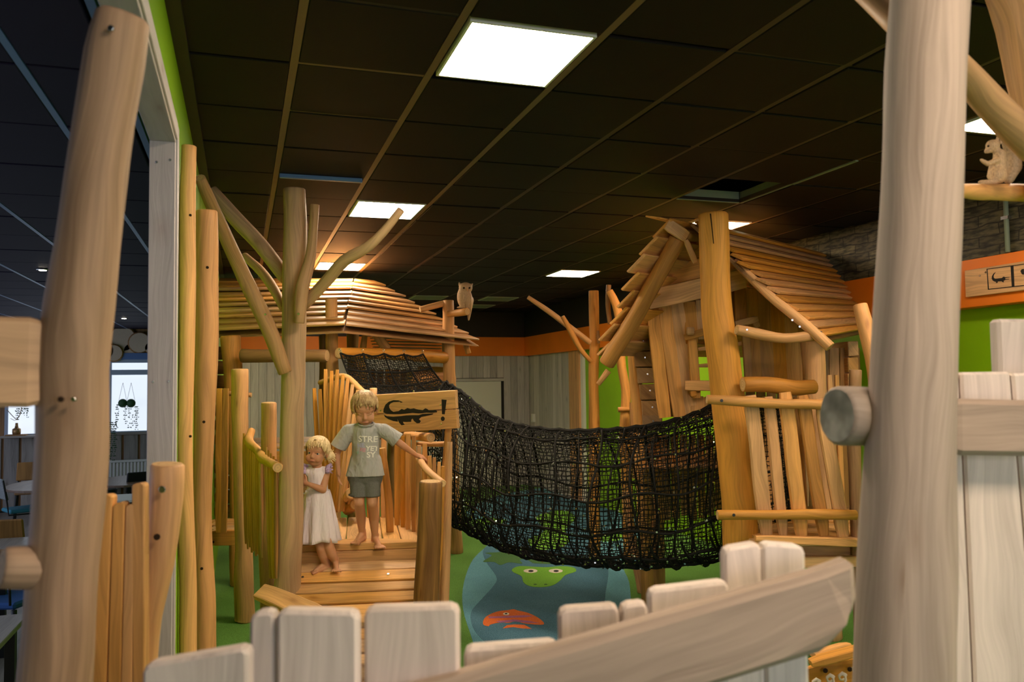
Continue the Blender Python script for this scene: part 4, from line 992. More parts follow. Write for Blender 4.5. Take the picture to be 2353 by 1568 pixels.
for x0, x1, w_ in ((1760, 1775, 20), (1830, 1848, 18), (1870, 1905, 20), (1905, 1930, 16)): bd('rear_baluster', HS, D(x0, 912, 6.75), D(x1, 1180, 6.75), w_, .03, 'gold', wob=.08)
for x0, w_ in ((1880, 15), (1893, 10), (1906, 14), (1922, 12)): bd('side_picket', HS, D(x0, 862, 6.6), D(x0+14, 1175, 6.6), w_, .03, 'gold', wob=.08)
zd = D(1850, 1243, 5.6).z
for k in range(9):
    a = D(1728+k*3, 1240, 5.68+k*.17); b = D(1985, 1240, 5.68+k*.17); a.z = b.z = zd-.02
    bd('deck_board', HS, a, b, -.16, .035, 'deckw', nrm=EZ, n=3, wob=.02)
bd('deck_edge', HS, D(1736, 1238, 5.62), D(1976, 1248, 5.62), 16, .05, 'gold', n=6, wob=.1, w2=20)
bd('joist', HS, D(1730, 1268, 5.8), D(1985, 1272, 5.8), 34, .05, 'honey'); bd('joist', HS, D(1820, 1292, 5.72), D(1985, 1290, 5.72), 24, .06, 'gold')
bolt_px(HS, 1930, 1290, 5.685, .012, 'blacks')

# slim trees between hut and house
t = thing('log_tree', 'slim trunk with bare forked branches left of the playhouse', 'tree sculpture', base(1365, 9.4))
log('trunk', t, [(1364, 668, 9.4, 23), (1366, 760, 9.4, 24), (1364, 850, 9.4, 23), (1365, 1000, 9.4, 25), (1366, 1180, 9.4, 26)], 'gold', floor=True)
log('branch', t, [(1213, 683, 9.1, 10), (1260, 715, 9.15, 13), (1300, 745, 9.2, 14), (1356, 788, 9.3, 15)], 'tan', 10)
log('branch', t, [(1293, 727, 9.15, 9), (1312, 762, 9.2, 14), (1332, 800, 9.25, 12), (1358, 832, 9.3, 10)], 'gold', 10)
bd('board', t, D(1374, 760, 9.3), D(1376, 790, 9.3), 8, .02, 'brown', n=2)
t = thing('log_tree', 'short crooked twin-stemmed trunk half hidden behind the roof edge', 'tree sculpture', base(1440, 9.0))
log('trunk', t, [(1400, 668, 9.0, 16), (1415, 700, 9.0, 20), (1426, 760, 9.0, 22), (1428, 840, 9.0, 21), (1438, 900, 9.0, 22), (1436, 985, 9.0, 26), (1440, 1100, 9.0, 26)], 'gold', floor=True)
log('branch', t, [(1399, 655, 9.1, 11), (1397, 700, 9.1, 11), (1402, 745, 9.1, 11)], 'brown', 10)
log('crossbar', t, [(1420, 942, 8.95, 12), (1462, 940, 8.95, 13)], 'honey', 10)
bd('side_post', t, D(1455, 925, 8.8), D(1462, 1100, 8.8), 18, .06, 'brown')

# wooden rope box low at the right
KB = thing('rope_bridge_box', 'low wooden box edge with white rope shackles at the lower right', 'rope bridge', base(1925, 3.4))
bd('top_board', KB, D(1862, 1524, 3.3), D(1990, 1490, 3.3), 18, .06, 'gold'); bd('top_board', KB, D(1868, 1506, 3.45), D(1950, 1482, 3.6), 14, .04, 'gold')
bd('side_board', KB, D(1860, 1570, 3.36), D(1995, 1540, 3.36), 76, .03, 'honey')
log('leg', KB, [(1890, 1560, 3.45, 24), (1890, 1600, 3.45, 24)], 'honey', floor=True); log('leg', KB, [(1985, 1560, 3.45, 24), (1985, 1600, 3.45, 24)], 'honey', floor=True)
for x_, y_ in ((1896, 1541), (1952, 1538)): bolt_px(KB, x_, y_, 3.335, .010, 'hole')
for i, (x_, y_) in enumerate(((1876, 1566), (1908, 1556), (1936, 1552), (1968, 1535))):
    P = [D(x_+10*math.cos(k*.8)*.8, y_+9*math.sin(k*.8)+k*1.2, 3.30-.003*k) for k in range(10)]
    rope_line('rope_shackle', KB, P, .0045, 6, 'whiterope')
    rope_line('rope_shackle', KB, [D(x_-8, y_+2, 3.29), D(x_, y_-5, 3.28), D(x_+8, y_, 3.29)], .006, 6, 'whiterope')
rope_line('rope_shackle', WP2, [D(491+5*math.cos(k*1.1), 1499+5*math.sin(k*1.1), 3.90+.003*k) for k in range(12)], .004, 6, 'whiterope')
# ================================================================== FOREGROUND
PF = thing('picket_fence', 'blurred pale picket fence with thick sloping rail across the bottom', 'fence', base(1200, 1.4))
pk = [(325, 570, 1530, 1488, 1.24), (572, 632, 1412, 1405, 1.30), (634, 823, 1404, 1408, 1.29), (834, 1055, 1400, 1393, 1.31), (1064, 1282, 1492, 1476, 1.36), (1282, 1424, 1402, 1392, 1.42), (1425, 1490, 1392, 1385, 1.42), (1490, 1676, 1358, 1336, 1.46), (1662, 1750, 1262, 1248, 1.50), (1750, 1851, 1248, 1256, 1.50)]
for x0, x1, y0, y1, d_ in pk:
    tl, tr = D(x0+1, y0, d_), D(x1-1, y1, d_); rr = .008
    bl, br = V((tl.x, tl.y, .25)), V((tr.x, tr.y, .25)); e = (tr-tl).normalized()
    poly('picket', PF, [tl-EZ*rr, tl+e*rr, tr-e*rr, tr-EZ*rr, br, bl], EY*.035, 'pale', EZ, .006)
rt = [(2000, 1283, 1.40), (1700, 1352, 1.38), (1280, 1484, 1.33), (1000, 1560, 1.28), (600, 1690, 1.22)]
prev = None
P = [D(*a) for a in rt]
top = [P[0].lerp(P[-1], i/12) for i in range(13)]
pts = top + [p-EZ*.125+EX*0 for p in reversed(top)]
pts[len(top)] = top[-1]-EZ*.11
poly('rail', PF, [top[0]-EX*.025-EZ*.002, *top[1:], *[p-EZ*.134 for p in reversed(top[1:])], top[0]-EX*.045-EZ*.112, top[0]-EX*.022-EZ*.08], EY*.055, 'rail', top[-1]-top[0], .012)
log('fence_post', PF, [(320, 1600, 1.38, 70), (320, 1900, 1.38, 70)], 'tan', floor=True)
RP = thing('log_tree', 'blurred thick grey-brown foreground post at the right with branches', 'tree sculpture', base(2080, 1.75))
log('trunk', RP, [(2138, -260, 1.75, 172), (2135, 0, 1.75, 168), (2128, 150, 1.75, 170), (2124, 300, 1.75, 172), (2117, 500, 1.75, 174), (2110, 650, 1.75, 178), (2100, 850, 1.75, 184), (2092, 1000, 1.75, 190), (2086, 1150, 1.75, 200), (2082, 1300, 1.75, 212), (2076, 1450, 1.75, 218), (2074, 1568, 1.75, 222)], 'rail', 24, rough=.035, floor=True)
log('branch', RP, [(2160, 110, 1.95, 60), (2230, 190, 2.1, 72), (2300, 265, 2.2, 74), (2380, 340, 2.3, 74)], 'tan')
log('branch', RP, [(1960, -30, 2.2, 34), (2010, 5, 2.05, 44), (2080, 70, 1.9, 56)], 'gold')
log('branch', RP, [(2290, -60, 2.6, 78), (2330, 60, 2.6, 80), (2362, 180, 2.6, 84), (2400, 320, 2.6, 84), (2440, 600, 2.6, 84)], 'gold', floor=True)
SQP = log('perch_log', RP, [(2180, 436, 1.95, 28), (2250, 441, 2.35, 36), (2300, 442, 2.6, 40), (2400, 444, 2.9, 44)], 'gold')
FR_ = thing('plank_fence', 'blurred whitish board fence at the far right beyond the post', 'fence', base(2270, 1.9))
log('rail', FR_, [(1922, 955, 1.80, 138), (1990, 957, 1.82, 138)], 'rail', 18, end='endgrey')
for x0, x1, y0, d_, x0b, x1b in ((2150, 2204, 858, 1.98, 2165, 2236), (2208, 2322, 856, 1.98, 2240, 2382), (2326, 2470, 858, 1.98, 2388, 2520)):
    tl, tr, bl, br = D(x0, y0, d_), D(x1, y0-2, d_), D(x0b, 1568, d_), D(x1b, 1568, d_)
    k = (tl.z-.2)/(tl.z-bl.z); bl = tl+(bl-tl)*k; br = tr+(br-tr)*k
    poly('board', FR_, [tl, tr, br, bl], EY*.03, 'pale', bl-tl, .006)
tl, tr = D(2293, 733, 2.1), D(2420, 733, 2.1); poly('board', FR_, [tl, tr, V((tr.x, tr.y, .2)), V((tl.x, tl.y, .2))], EY*.045, 'pale', EZ, .008)
bd('cross_rail', FR_, D(2150, 980, 1.92), D(2440, 985, 1.92), 128, .05, 'rail', n=6, wob=.03, ch=.012)
log('fence_post', FR_, [(2440, 700, 2.1, 90), (2440, 1568, 2.1, 90)], 'tan', floor=True)
LP = thing('log_post', 'blurred thick leaning peeled post in the left foreground', 'post', base(150, 1.52))
log('post', LP, [(284, 36, 1.52, 112), (262, 130, 1.52, 128), (240, 260, 1.52, 128), (222, 420, 1.52, 132), (208, 560, 1.52, 136), (190, 700, 1.52, 150), (170, 850, 1.52, 152), (166, 1000, 1.52, 152), (158, 1150, 1.52, 152), (146, 1300, 1.52, 150), (138, 1450, 1.52, 152), (130, 1568, 1.52, 160)], 'post', 24, rough=.04, floor=True)
bolt_px(LP, 257, 67, 1.465, .006); bolt_px(LP, 172, 918, 1.45, .004); bolt_px(LP, 142, 918, 1.45, .005, 'hole', 'drill_hole')
LF = thing('gate_fence', 'golden narrow picket panel with log ends beside the left foreground post', 'fence', base(200, 1.8))
bd('top_rail', LF, D(-160, 830, 1.42), D(110, 834, 1.50), 205, .07, 'tan', n=6, wob=.03, ch=.008)
log('low_rail', LF, [(2, 1305, 1.45, 96), (50, 1305, 1.47, 98), (110, 1305, 1.5, 98)], 'post', 16, end='end')
for x0, x1, y0, y1, b0, b1 in ((215, 257, 1140, 1136, 190, 243), (258, 286, 1160, 1152, 246, 276), (288, 309, 1162, 1158, 277, 303), (302, 331, 1113, 1110, 304, 331)):
    tl, tr = D(x0, y0, 1.95), D(x1, y1, 1.95); bl, br = D(b0, 1568, 1.95), D(b1, 1568, 1.95); k = (tl.z-.25)/(tl.z-bl.z); bl = tl+(bl-tl)*k; br = tr+(br-tr)*k
    poly('picket', LF, [tl-EZ*.004, tl.lerp(tr, .25), tl.lerp(tr, .8), tr-EZ*.006, br, bl], EY*.03, 'deckw', EZ, .0025)
log('end_post', LF, [(384, 1066, 2.05, 74), (380, 1150, 2.05, 76), (366, 1300, 2.05, 66), (345, 1420, 2.05, 52), (336, 1520, 2.05, 50)], 'gold', 18, end='end', floor=True)
bolt_px(LF, 374, 1125, 1.995, .009); bolt_px(LF, 362, 1234, 1.995, .008, 'hole', 'drill_hole')

# carved squirrel sitting on the log
sd = 2.62; u_ = sd/F
Q = lambda x, y, z=0: D(x, y, sd+z)
SQ = thing('squirrel_carving', 'carved pale wooden squirrel sitting up on a log at the right', 'carving', Q(2290, 424))
mo = blob([('e', Q(2281, 335), (16*u_, 13*u_, 14*u_), (EX, EY, EZ)), ('c', Q(2280, 340), Q(2267, 348), 11*u_, 6*u_), ('c', Q(2291, 326), Q(2293, 311), 5*u_, 2*u_), ('c', Q(2299, 330, .01), Q(2301, 314, .01), 4*u_, 2*u_),
           ('c', Q(2296, 355), Q(2296, 405), 13*u_, 17*u_), ('e', Q(2290, 402, -.01), (17*u_, 15*u_, 21*u_), (EX, EY, EZ)), ('c', Q(2292, 368, -.02), Q(2270, 377, -.03), 7*u_, 6*u_), ('c', Q(2270, 377, -.03), Q(2255, 368, -.03), 6*u_, 4.5*u_),
           ('c', Q(2285, 418, -.015), Q(2252, 419, -.015), 7*u_, 5*u_), ('c', Q(2277, 405), Q(2283, 375), 9*u_, 9*u_)], .0045, 3)
grain(mo, EZ); link('body', mo, SQ, 'carve', smooth=True)
mo = blob([('c', Q(2318, 412, .02), Q(2330, 385, .03), 12*u_, 17*u_), ('c', Q(2330, 385, .03), Q(2328, 340, .03), 17*u_, 19*u_), ('c', Q(2326, 345, .03), Q(2305, 310, .02), 18*u_, 8*u_), ('c', Q(2330, 350, .03), Q(2345, 322, .03), 14*u_, 8*u_)], .006, 3)
grain(mo, EZ); link('tail', mo, SQ, 'carve', smooth=True)
link('eye', blob([('e', Q(2271, 336, -.030), (2.6*u_,)*3, AX)], .001, 0), SQ, 'hole', smooth=True)
# ================================================================== CAFE BEHIND THE OPENING
CZ = 3.06; YC = YB
CC = box('ceiling', None, (-7, YF, CZ+.15), (XL-.1, YB+.1, CZ+.22), 'black', (0, 1, 0), kind='structure')
def cx(px, py): return PY(px, py, YC).x
cxs = [XL-.12-.36-.60*i for i in range(11)]
cxs = [-.38]+[PZ(0, 90, CZ).x+.6*0 - .6*i for i in range(-0, 10)]
crows = [PZ(0, 145, CZ).y-RW+RW*k for k in range(-2, 20)]+[YB]
CW2 = -.672
runx = [CW2-.61*i for i in range(0, 10)]
for x_ in runx: box('ceiling_runner', CC, (x_-.012, YF, CZ+.002), (x_+.012, YB, CZ+.03), 'tblue', (0, 1, 0))
box('ceiling_runner', CC, (-.40, YF, CZ), (-.375, YB, CZ+.03), 'tblue', (0, 1, 0))
xs = [-.40]+runx; n0 = 0; cm = {}
for i in range(len(xs)-1):
    for k in range(len(crows)-1):
        if crows[k+1] < 1.0: continue
        if n0 > 190: break
        kk = (round(xs[i]-xs[i+1], 3), round(crows[k+1]-crows[k], 3)); ctr = V(((xs[i]+xs[i+1])/2, (crows[k]+crows[k+1])/2, CZ+.010+random.uniform(-.003, .003)))
        if kk not in cm:
            o = box('ceiling_tile', CC, (xs[i+1]+.014, crows[k]+.008, ctr.z-.008), (xs[i]-.014, crows[k+1]-.008, ctr.z+.008), 'cafetile', (0, 1, 0), .003); cm[kk] = o.data
        else: o = bpy.data.objects.new('ceiling_tile', cm[kk]); COL.objects.link(o); o.parent = CC
        WL[o] = ctr; o.location = ctr-WL[CC]; n0 += 1
box('wall_left', None, (-7.1, YF, 0), (-7, YB, 3.4), 'cafegrey', (0, 0, 1), kind='structure')
CBW = box('wall_back', None, (-7, YB+.03, 0), (XL-.1, YB+.13, 3.4), 'brown', (0, 0, 1), kind='structure')
for i, (px, py) in enumerate(((98, 619), (285, 731))):
    p = PZ(px, py, CZ); t = thing('spot_light', ('recessed spot light in the dark cafe ceiling left of the big post', 'farther recessed spot light in the cafe ceiling beside the door casing')[i], 'light', p)
    log('trim_ring', t, [(p, .05), (p-EZ*.008, .045)], 'steel', 16, 1, 0, 'blacks'); log('bulb', t, [(p-EZ*.008, .03), (p-EZ*.012, .024)], 'spot', 12, 1, 0, 'spot')
zs, zt = 1.27, 2.53
wins = [(cx(12, 950), cx(196, 950)), (cx(249, 950), cx(349, 950)), (cx(-240, 950), cx(-30, 950))]
xa, xb = -7, XL-.1
for i, (x0, x1) in enumerate(wins):
    wn = box('window_%d' % (i+1), None, (x0, YC-.03, zs-.045), (x1, YC+.02, zs), 'cafegrey', (1, 0, 0), 0, 'window with bright frosted panes in the cafe back wall' if False else ('cafe back window behind the vase with bare twigs', 'cafe back window with two hanging plant pots', 'cafe back window farthest left')[i], 'structure')
    fm = 'tblue2'
    zm = 2.26
    for a, b in (((x0, zs), (x0+.05, zt)), ((x1-.05, zs), (x1, zt)), ((x0+.05, zt-.06), (x1-.05, zt)), ((x0+.05, zm), (x1-.05, zm+.09)), ((x0+.05, zs), (x1-.05, zs+.02))):
        box('frame', wn, (a[0], YC-.04, a[1]), (b[0], YC+.01, b[1]), 'framew', (0, 0, 1), .003)
    box('pane', wn, (x0+.05, YC-.012, zs+.02), (x1-.05, YC-.006, zm), 'window', (0, 0, 1)); box('pane', wn, (x0+.05, YC-.012, zm+.09), (x1-.05, YC-.006, zt-.06), 'window', (0, 0, 1))
    box('head_rail', wn, (x0-.05, YC-.08, zt), (x1+.05, YC+.02, zt+.11), 'tblue', (1, 0, 0), .003)
x = XL-.12; k = 0
while x > -4.6:
    w_ = .26; top = zs-.05
    inwin = any(a-.12 < x-w_/2 < b+.12 for a, b in wins)
    box('wall_board', CBW, (x-w_+.02, YC-.005, 0), (x-.02, YC+.03, top if inwin else 3.0), 'cafegrey', (0, 0, 1), .002)
    x -= w_; k += 1
for i, px in enumerate((281, 321, 262, 302, 347, 240)):
    py, r_ = ((771, 31), (788, 25), (812, 20), (806, 18), (800, 14), (806, 22))[i]
    p = PY(px, py, YC-.06); r_ = r_*14.5/F
    if p.z+r_ > CZ: 
        p.z = min(p.z, CZ-r_*.75)
    ls = log('log_slice', CBW, [(V((p.x, YC-.06-.03*(i % 3), p.z)), r_), (V((p.x, YC, p.z)), r_)], 'brown', 20, 1, .02, 'slice')
# radiator
rx0, rx1 = cx(236, 1075), cx(342, 1075)
rd = thing('radiator', 'white ribbed radiator under the cafe window', 'radiator', ((rx0+rx1)/2, YC-.1, 0))
box('back_panel', rd, (rx0, YC-.10, .35), (rx1, YC-.06, .80), 'white'); x = rx0
while x < rx1-.02: box('rib', rd, (x+.01, YC-.13, .36), (x+.045, YC-.10, .76), 'white', bev=.006); x += .055
box('top_grille', rd, (rx0, YC-.14, .76), (rx1, YC-.05, .80), 'white', bev=.004)
for x_ in (rx0+.2, rx1-.2): box('foot', rd, (x_, YC-.11, 0), (x_+.04, YC-.07, .35), 'white')
# hanging pots
def vines(name, parent, c, n, ln, rr, m='leaf'):
    vs, fs = [], []
    for i in range(n):
        a = random.uniform(0, 6.28); x0 = c+V((math.cos(a)*rr, math.sin(a)*rr*.5, 0)); L_ = random.uniform(.4, 1)*ln
        for k in range(int(L_/.035)):
            if random.random() < .25: continue
            p = x0+V((random.gauss(0, .012)+math.cos(a)*.02, random.gauss(0, .01), -k*.035)); s_ = random.uniform(.012, .022); q = len(vs)
            d1 = V((random.uniform(-1, 1), random.uniform(-.5, .5), random.uniform(-1, 1))).normalized(); d2 = d1.cross(V((0, 1, 0))).normalized()
            vs += [p-d1*s_, p+d2*s_*.5, p+d1*s_, p-d2*s_*.5]; fs.append((q, q+1, q+2, q+3))
    return link(name, pyd(vs, fs), parent, m, None, None, 'stuff')
for i, px in enumerate((282, 301)):
    c = PY(px, 927, YC-.25)
    t = thing('hanging_plant', ('left', 'right')[i]+' of the two trailing plants hanging before the cafe window', 'plant', (c.x, c.y, c.z-.06), 'trailing plants in the cafe window')
    link('pot', blob([('e', c, (.075, .075, .075), AX)], .012, 1), t, 'leaf', smooth=True); vines('trailing_vine', t, c-EZ*.03, 9, .5, .08)
    top = V((c.x, c.y, PY(px, 880, YC-.25).z)); 
    for s_ in (-1, 1): rope_line('cord', t, [top, c+V((s_*.06, 0, .05))], .003, 4, 'blacks')
c = PY(247, 1020, YC-.35); t = thing('tall_plant', 'dark leafy plant standing just right of the big left post', 'plant', (c.x, c.y, 0)); vines('foliage', t, c+EZ*.35, 40, .7, .10)
log('pot', t, [(V((c.x, c.y, 0)), .12), (V((c.x, c.y, .35)), .16)], 'blacks', 16, .5, 0, 'blacks'); log('stem', t, [(V((c.x, c.y, .35)), .012), (V((c.x, c.y, c.z+.2)), .008)], 'brown', 6, .3, 0)
# vase with twigs on the sill
c = PY(38, 996, YC-.16); c.z = zs
box('sill', bpy.data.objects['window_1'], (wins[0][0], YC-.30, zs-.03), (wins[0][1]-.05, YC-.03, zs), 'cafegrey', (1, 0, 0))
t = thing('vase', 'brass vase with twigs and a green leafy stem on the cafe window sill', 'vase', c)
box('tray', t, (c.x-.15, c.y-.08, c.z), (c.x+.15, c.y+.08, c.z+.02), 'brown')
log('body', t, [(c+EZ*.02, .06), (c+EZ*.11, .062), (c+EZ*.13, .03), (c+EZ*.21, .02)], 'brass', 14, .05, 0, 'brass')
for a_, b_, r_ in (((38, 965), (16, 942), .006), ((38, 965), (50, 936), .007), ((38, 965), (24, 962), .004), ((38, 962), (46, 950), .004)): rope_line('twig', t, [PY(*a_, c.y), PY((a_[0]+b_[0])/2+2, (a_[1]+b_[1])/2+3, c.y), PY(*b_, c.y)], r_, 5, 'brown')
vines('leaves', t, PY(50, 940, c.y), 14, .22, .06)
# tables and chairs
def oval_table(px, py, y_hint, rx, ry, lb, m='darktable'):
    c = PZ(px, py, .75); t = thing('table', lb, 'table', (c.x, c.y, 0), 'oval cafe tables')
    P = [V((c.x+rx*math.cos(k*.2618), c.y+ry*math.sin(k*.2618), .72)) for k in range(24)]
    poly('tabletop', t, P, (0, 0, .03), m, (0, 1, 0), .004)
    log('column', t, [(V((c.x, c.y, .03)), .045), (V((c.x, c.y, .72)), .045)], 'blacks', 12, .5, 0, 'blacks'); log('foot_plate', t, [(V((c.x, c.y, 0)), .28), (V((c.x, c.y, .03)), .27)], 'blacks', 20, .5, 0, 'blacks')
    return c
oval_table(112, 1112, 0, .50, .8, 'oval dark cafe table left of the big foreground post')
TB2 = oval_table(300, 1103, 0, .48, .7, 'oval dark cafe table before the radiator')
def rect_table(corner_px, lb, m, wx, wy):
    c = PZ(*corner_px, .75); t = thing('table', lb, 'table', (c.x-wx/2, c.y-wy/2, 0))
    box('tabletop', t, (c.x-wx, c.y-wy, .72), (c.x, c.y, .75), m, (0, 1, 0), .004)
    for a in (.05, wx-.10):
        for b in (.05, wy-.10): box('leg', t, (c.x-a-.05, c.y-b-.05, 0), (c.x-a, c.y-b, .72), 'blacks')
rect_table((68, 1409), 'near pale wooden cafe table at the lower left edge', 'lighttable', .9, 1.5)
rect_table((96, 1232), 'second cafe table with a shiny bluish top behind the log end', 'lighttable', .8, 1.0)
rect_table((342, 1133), 'small bright cafe table behind the golden pickets', 'white', .5, .6)
def chair(px, py, z, face, lb, seat, back, frame='blacks', style='cantilever'):
    c = PZ(px, py, z); c = V((c.x, c.y, 0)); t = thing('cafe_chair', lb, 'chair', c, 'cafe chairs')
    f_ = V((math.cos(face), math.sin(face), 0)); s_ = V((-f_.y, f_.x, 0)); w_ = .21
    P = [c+f_*.2-s_*w_, c+f_*.22+s_*w_, c-f_*.2+s_*w_*.9, c-f_*.2-s_*w_*.9]
    poly('seat', t, [p+EZ*(z-.04) for p in P], (0, 0, .05), seat, f_, .015)
    bc = c-f_*.22; poly('backrest', t, [bc-s_*w_+EZ*(z+.14), bc+s_*w_+EZ*(z+.14), bc+s_*w_*.95-f_*.06+EZ*(z+.42), bc-s_*w_*.95-f_*.06+EZ*(z+.42)], -f_*.03, back, EZ, .012)
    for k in (-1, 1):
        if style == 'cantilever':
            rope_line('frame_tube', t, [bc+s_*k*w_-f_*.07+EZ*(z+.40), bc+s_*k*w_-f_*.02+EZ*(z+.1), bc+s_*k*w_+EZ*(z-.05), c+s_*k*w_+f_*.18+EZ*(z-.06), c+s_*k*w_+f_*.24+EZ*(z-.12), c+s_*k*w_+f_*.22+EZ*.04, c+s_*k*w_+f_*.18+EZ*.012, c+s_*k*w_-f_*.22+EZ*.012], .011, 8, frame)
        else:
            for a in (.17, -.19): log('leg', t, [(c+s_*k*w_*.85+f_*a+EZ*(z-.04), .02), (c+s_*k*w_+f_*a*1.15, .014)], frame, 8, .4, 0, frame)
            rope_line('back_rod', t, [bc+s_*k*w_*.8+EZ*z, bc+s_*k*w_*.9-f_*.05+EZ*(z+.3)], .010, 6, frame)
    if style == 'cantilever': rope_line('base_bar', t, [c-f_*.22-s_*w_+EZ*.012, c-f_*.22+s_*w_+EZ*.012], .011, 8, frame)
chair(52, 1168, .46, .5, 'teal seated chair with grey woven back at the oval cafe table', 'teal', 'greyf')
chair(18, 1374, .46, 1.2, 'dark framed chair with bright blue seat behind the near table', 'bluef', 'brown', style='wood')
chair(20, 1290, .46, 1.5, 'brown backed chair pushed to the bluish cafe table', 'brown', 'brown', style='wood')
chair(316, 1150, .46, 1.9, 'black backed chair before the oval table near the radiator', 'blacks', 'blacks', style='wood')
chair(70, 1128, .46, -1.4, 'brown backed chair behind the left oval table', 'brown', 'brown', style='wood')
chair(330, 1120, .46, 3.0, 'brown chair at the right end of the oval table', 'brown', 'brown', style='wood')
c = V((TB2.x-.35, TB2.y+.2, .75)); t = thing('menu_box', 'small black menu stand with a white rim on the oval table', 'menu stand', (c.x-.02, c.y-.5, .75))
box('block', t, (c.x-.09, c.y-.54, .75), (c.x+.07, c.y-.48, .93), 'blacks'); box('rim', t, (c.x-.06, c.y-.50, .93), (c.x+.05, c.y-.475, .945), 'white')
c = V((TB2.x-.40, TB2.y+.25, .75)); t = thing('flower_pot', 'small pot with a round white flower before the plank wall', 'flower', (c.x, c.y, .75)); top = V((c.x, c.y, 1.02))
log('pot', t, [(V((c.x, c.y, .75)), .03), (V((c.x, c.y, .84)), .045)], 'brass', 10, .1, 0, 'brass'); rope_line('stem', t, [V((c.x, c.y, .83)), top], .004, 5, 'leaf')
link('blossom', blob([('e', top, (.055, .055, .05), AX), ('e', top+V((.02, 0, -.03)), (.035, .035, .03), AX)], .01, 1), t, 'flower', smooth=True)
# ================================================================== CHILDREN
def frame_of(fwd, up):
    f_ = fwd.normalized(); r = f_.cross(up).normalized(); u = r.cross(f_).normalized(); return r, f_, u
def project_text(txt, size, parent, f2w, bvh, n, m, name='lettering', bold=.0012):
    cu_ = bpy.data.curves.new('t', 'FONT'); cu_.body = txt; cu_.size = size; cu_.offset = bold; cu_.space_line = .8; cu_.align_x = 'LEFT'
    o = bpy.data.objects.new('t', cu_); COL.objects.link(o)
    me = bpy.data.meshes.new_from_object(o.evaluated_get(bpy.context.evaluated_depsgraph_get())); bpy.data.objects.remove(o)
    b = bmesh.new(); b.from_mesh(me); bmesh.ops.triangulate(b, faces=b.faces); bmesh.ops.subdivide_edges(b, edges=[e for e in b.edges if e.calc_length() > .012], cuts=2); bmesh.ops.triangulate(b, faces=b.faces)
    bad = []
    for v in b.verts:
        w_ = f2w(v.co.x, v.co.y); h = bvh.ray_cast(w_+n*.3, -n)
        if h[0] and abs((h[0]-w_).dot(n)) < .16: v.co = h[0]+n*.0025
        else: bad.append(v)
    bmesh.ops.delete(b, geom=bad, context='VERTS')
    b.to_mesh(me); b.free()
    return link(name, me, parent, m)
def cut(me, planes):
    """planes: (point, normal pointing to the removed side)"""
    b = bmesh.new(); b.from_mesh(me)
    for co_, no, lim in planes:
        if lim is None: geom = list(b.verts)+list(b.edges)+list(b.faces)
        else:
            fs = [f for f in b.faces if (f.calc_center_median()-lim[0]).length < lim[1]]; es = set(e for f in fs for e in f.edges); vs_ = set(v for f in fs for v in f.verts); geom = fs+list(es)+list(vs_)
        bmesh.ops.bisect_plane(b, geom=geom, plane_co=co_, plane_no=no, clear_outer=True)
        ed = [e for e in b.edges if e.is_boundary]; 
        if ed: bmesh.ops.holes_fill(b, edges=ed, sides=0)
    bmesh.ops.recalc_face_normals(b, faces=b.faces)
    b.to_mesh(me); b.free(); me.update(); return me
def wrinkle(me, amp, sc=9, dirn=None):
    nr_ = [v.normal.copy() for v in me.vertices]
    for v, vn in zip(me.vertices, nr_):
        n_ = noise.noise(v.co*sc)*amp+noise.noise(V((v.co.x*sc*2.5, v.co.y*sc*2.5, v.co.z*sc)))*amp*.6
        v.co = v.co+vn*n_
    me.update(); return me
def hand(fwd, side, palmn, wrist, s, curl=.5, out=None):
    """fingers as capsules from the wrist; fwd = along the hand, side = towards the thumb, palmn = out of the palm"""
    P = []; fwd = fwd.normalized(); side = (side-fwd*side.dot(fwd)).normalized(); pn = fwd.cross(side); pn = pn if pn.dot(palmn) > 0 else -pn
    pc = wrist+fwd*.04*s
    P.append(('e', pc, (.028*s, .036*s, .013*s), (side, fwd, pn)))
    P.append(('c', wrist-fwd*.01*s, pc, .018*s, .020*s))
    for k, (o_, L_) in enumerate(((.021, .046), (.007, .052), (-.007, .048), (-.020, .038))):
        a = pc+fwd*.028*s+side*o_*s; d = (fwd+side*o_*5).normalized(); r = .0068*s
        for j, q in enumerate((.42, .32, .26)):
            c_ = curl*(j+.6)*.75; dd = (d*math.cos(c_)+pn*math.sin(c_)); b_ = a+dd*(L_*q*s*1.15); P.append(('c', a, b_, r, r*.9)); a = b_; r *= .9
    a = pc-fwd*.012*s+side*.020*s; b_ = a+(fwd*.45+side*.8+pn*.25).normalized()*.026*s; P.append(('c', a, b_, .010*s, .0085*s)); P.append(('c', b_, b_+(fwd*.85+side*.3+pn*.35).normalized()*.024*s, .0085*s, .0065*s))
    return P
def foot(ankle, fwd, L_, s):
    fwd = fwd.normalized(); side = fwd.cross(EZ).normalized(); P = []
    sole = ankle-EZ*.045*s
    P.append(('c', ankle+EZ*.02*s, sole-fwd*.02*s+EZ*.012*s, .027*s, .024*s))
    mid = sole+fwd*L_*.55; P.append(('c', sole+EZ*.012*s, mid, .026*s, .021*s)); P.append(('c', ankle, mid+EZ*.004, .024*s, .018*s))
    for k in range(5):
        o_ = (k-2)*.0125*s; ln = L_*(.80-.035*abs(k-.5)); P.append(('c', mid+side*o_, sole+fwd*ln+side*o_*1.25-EZ*.005*s, .010*s, .0075*s if k else .0095*s))
    return P
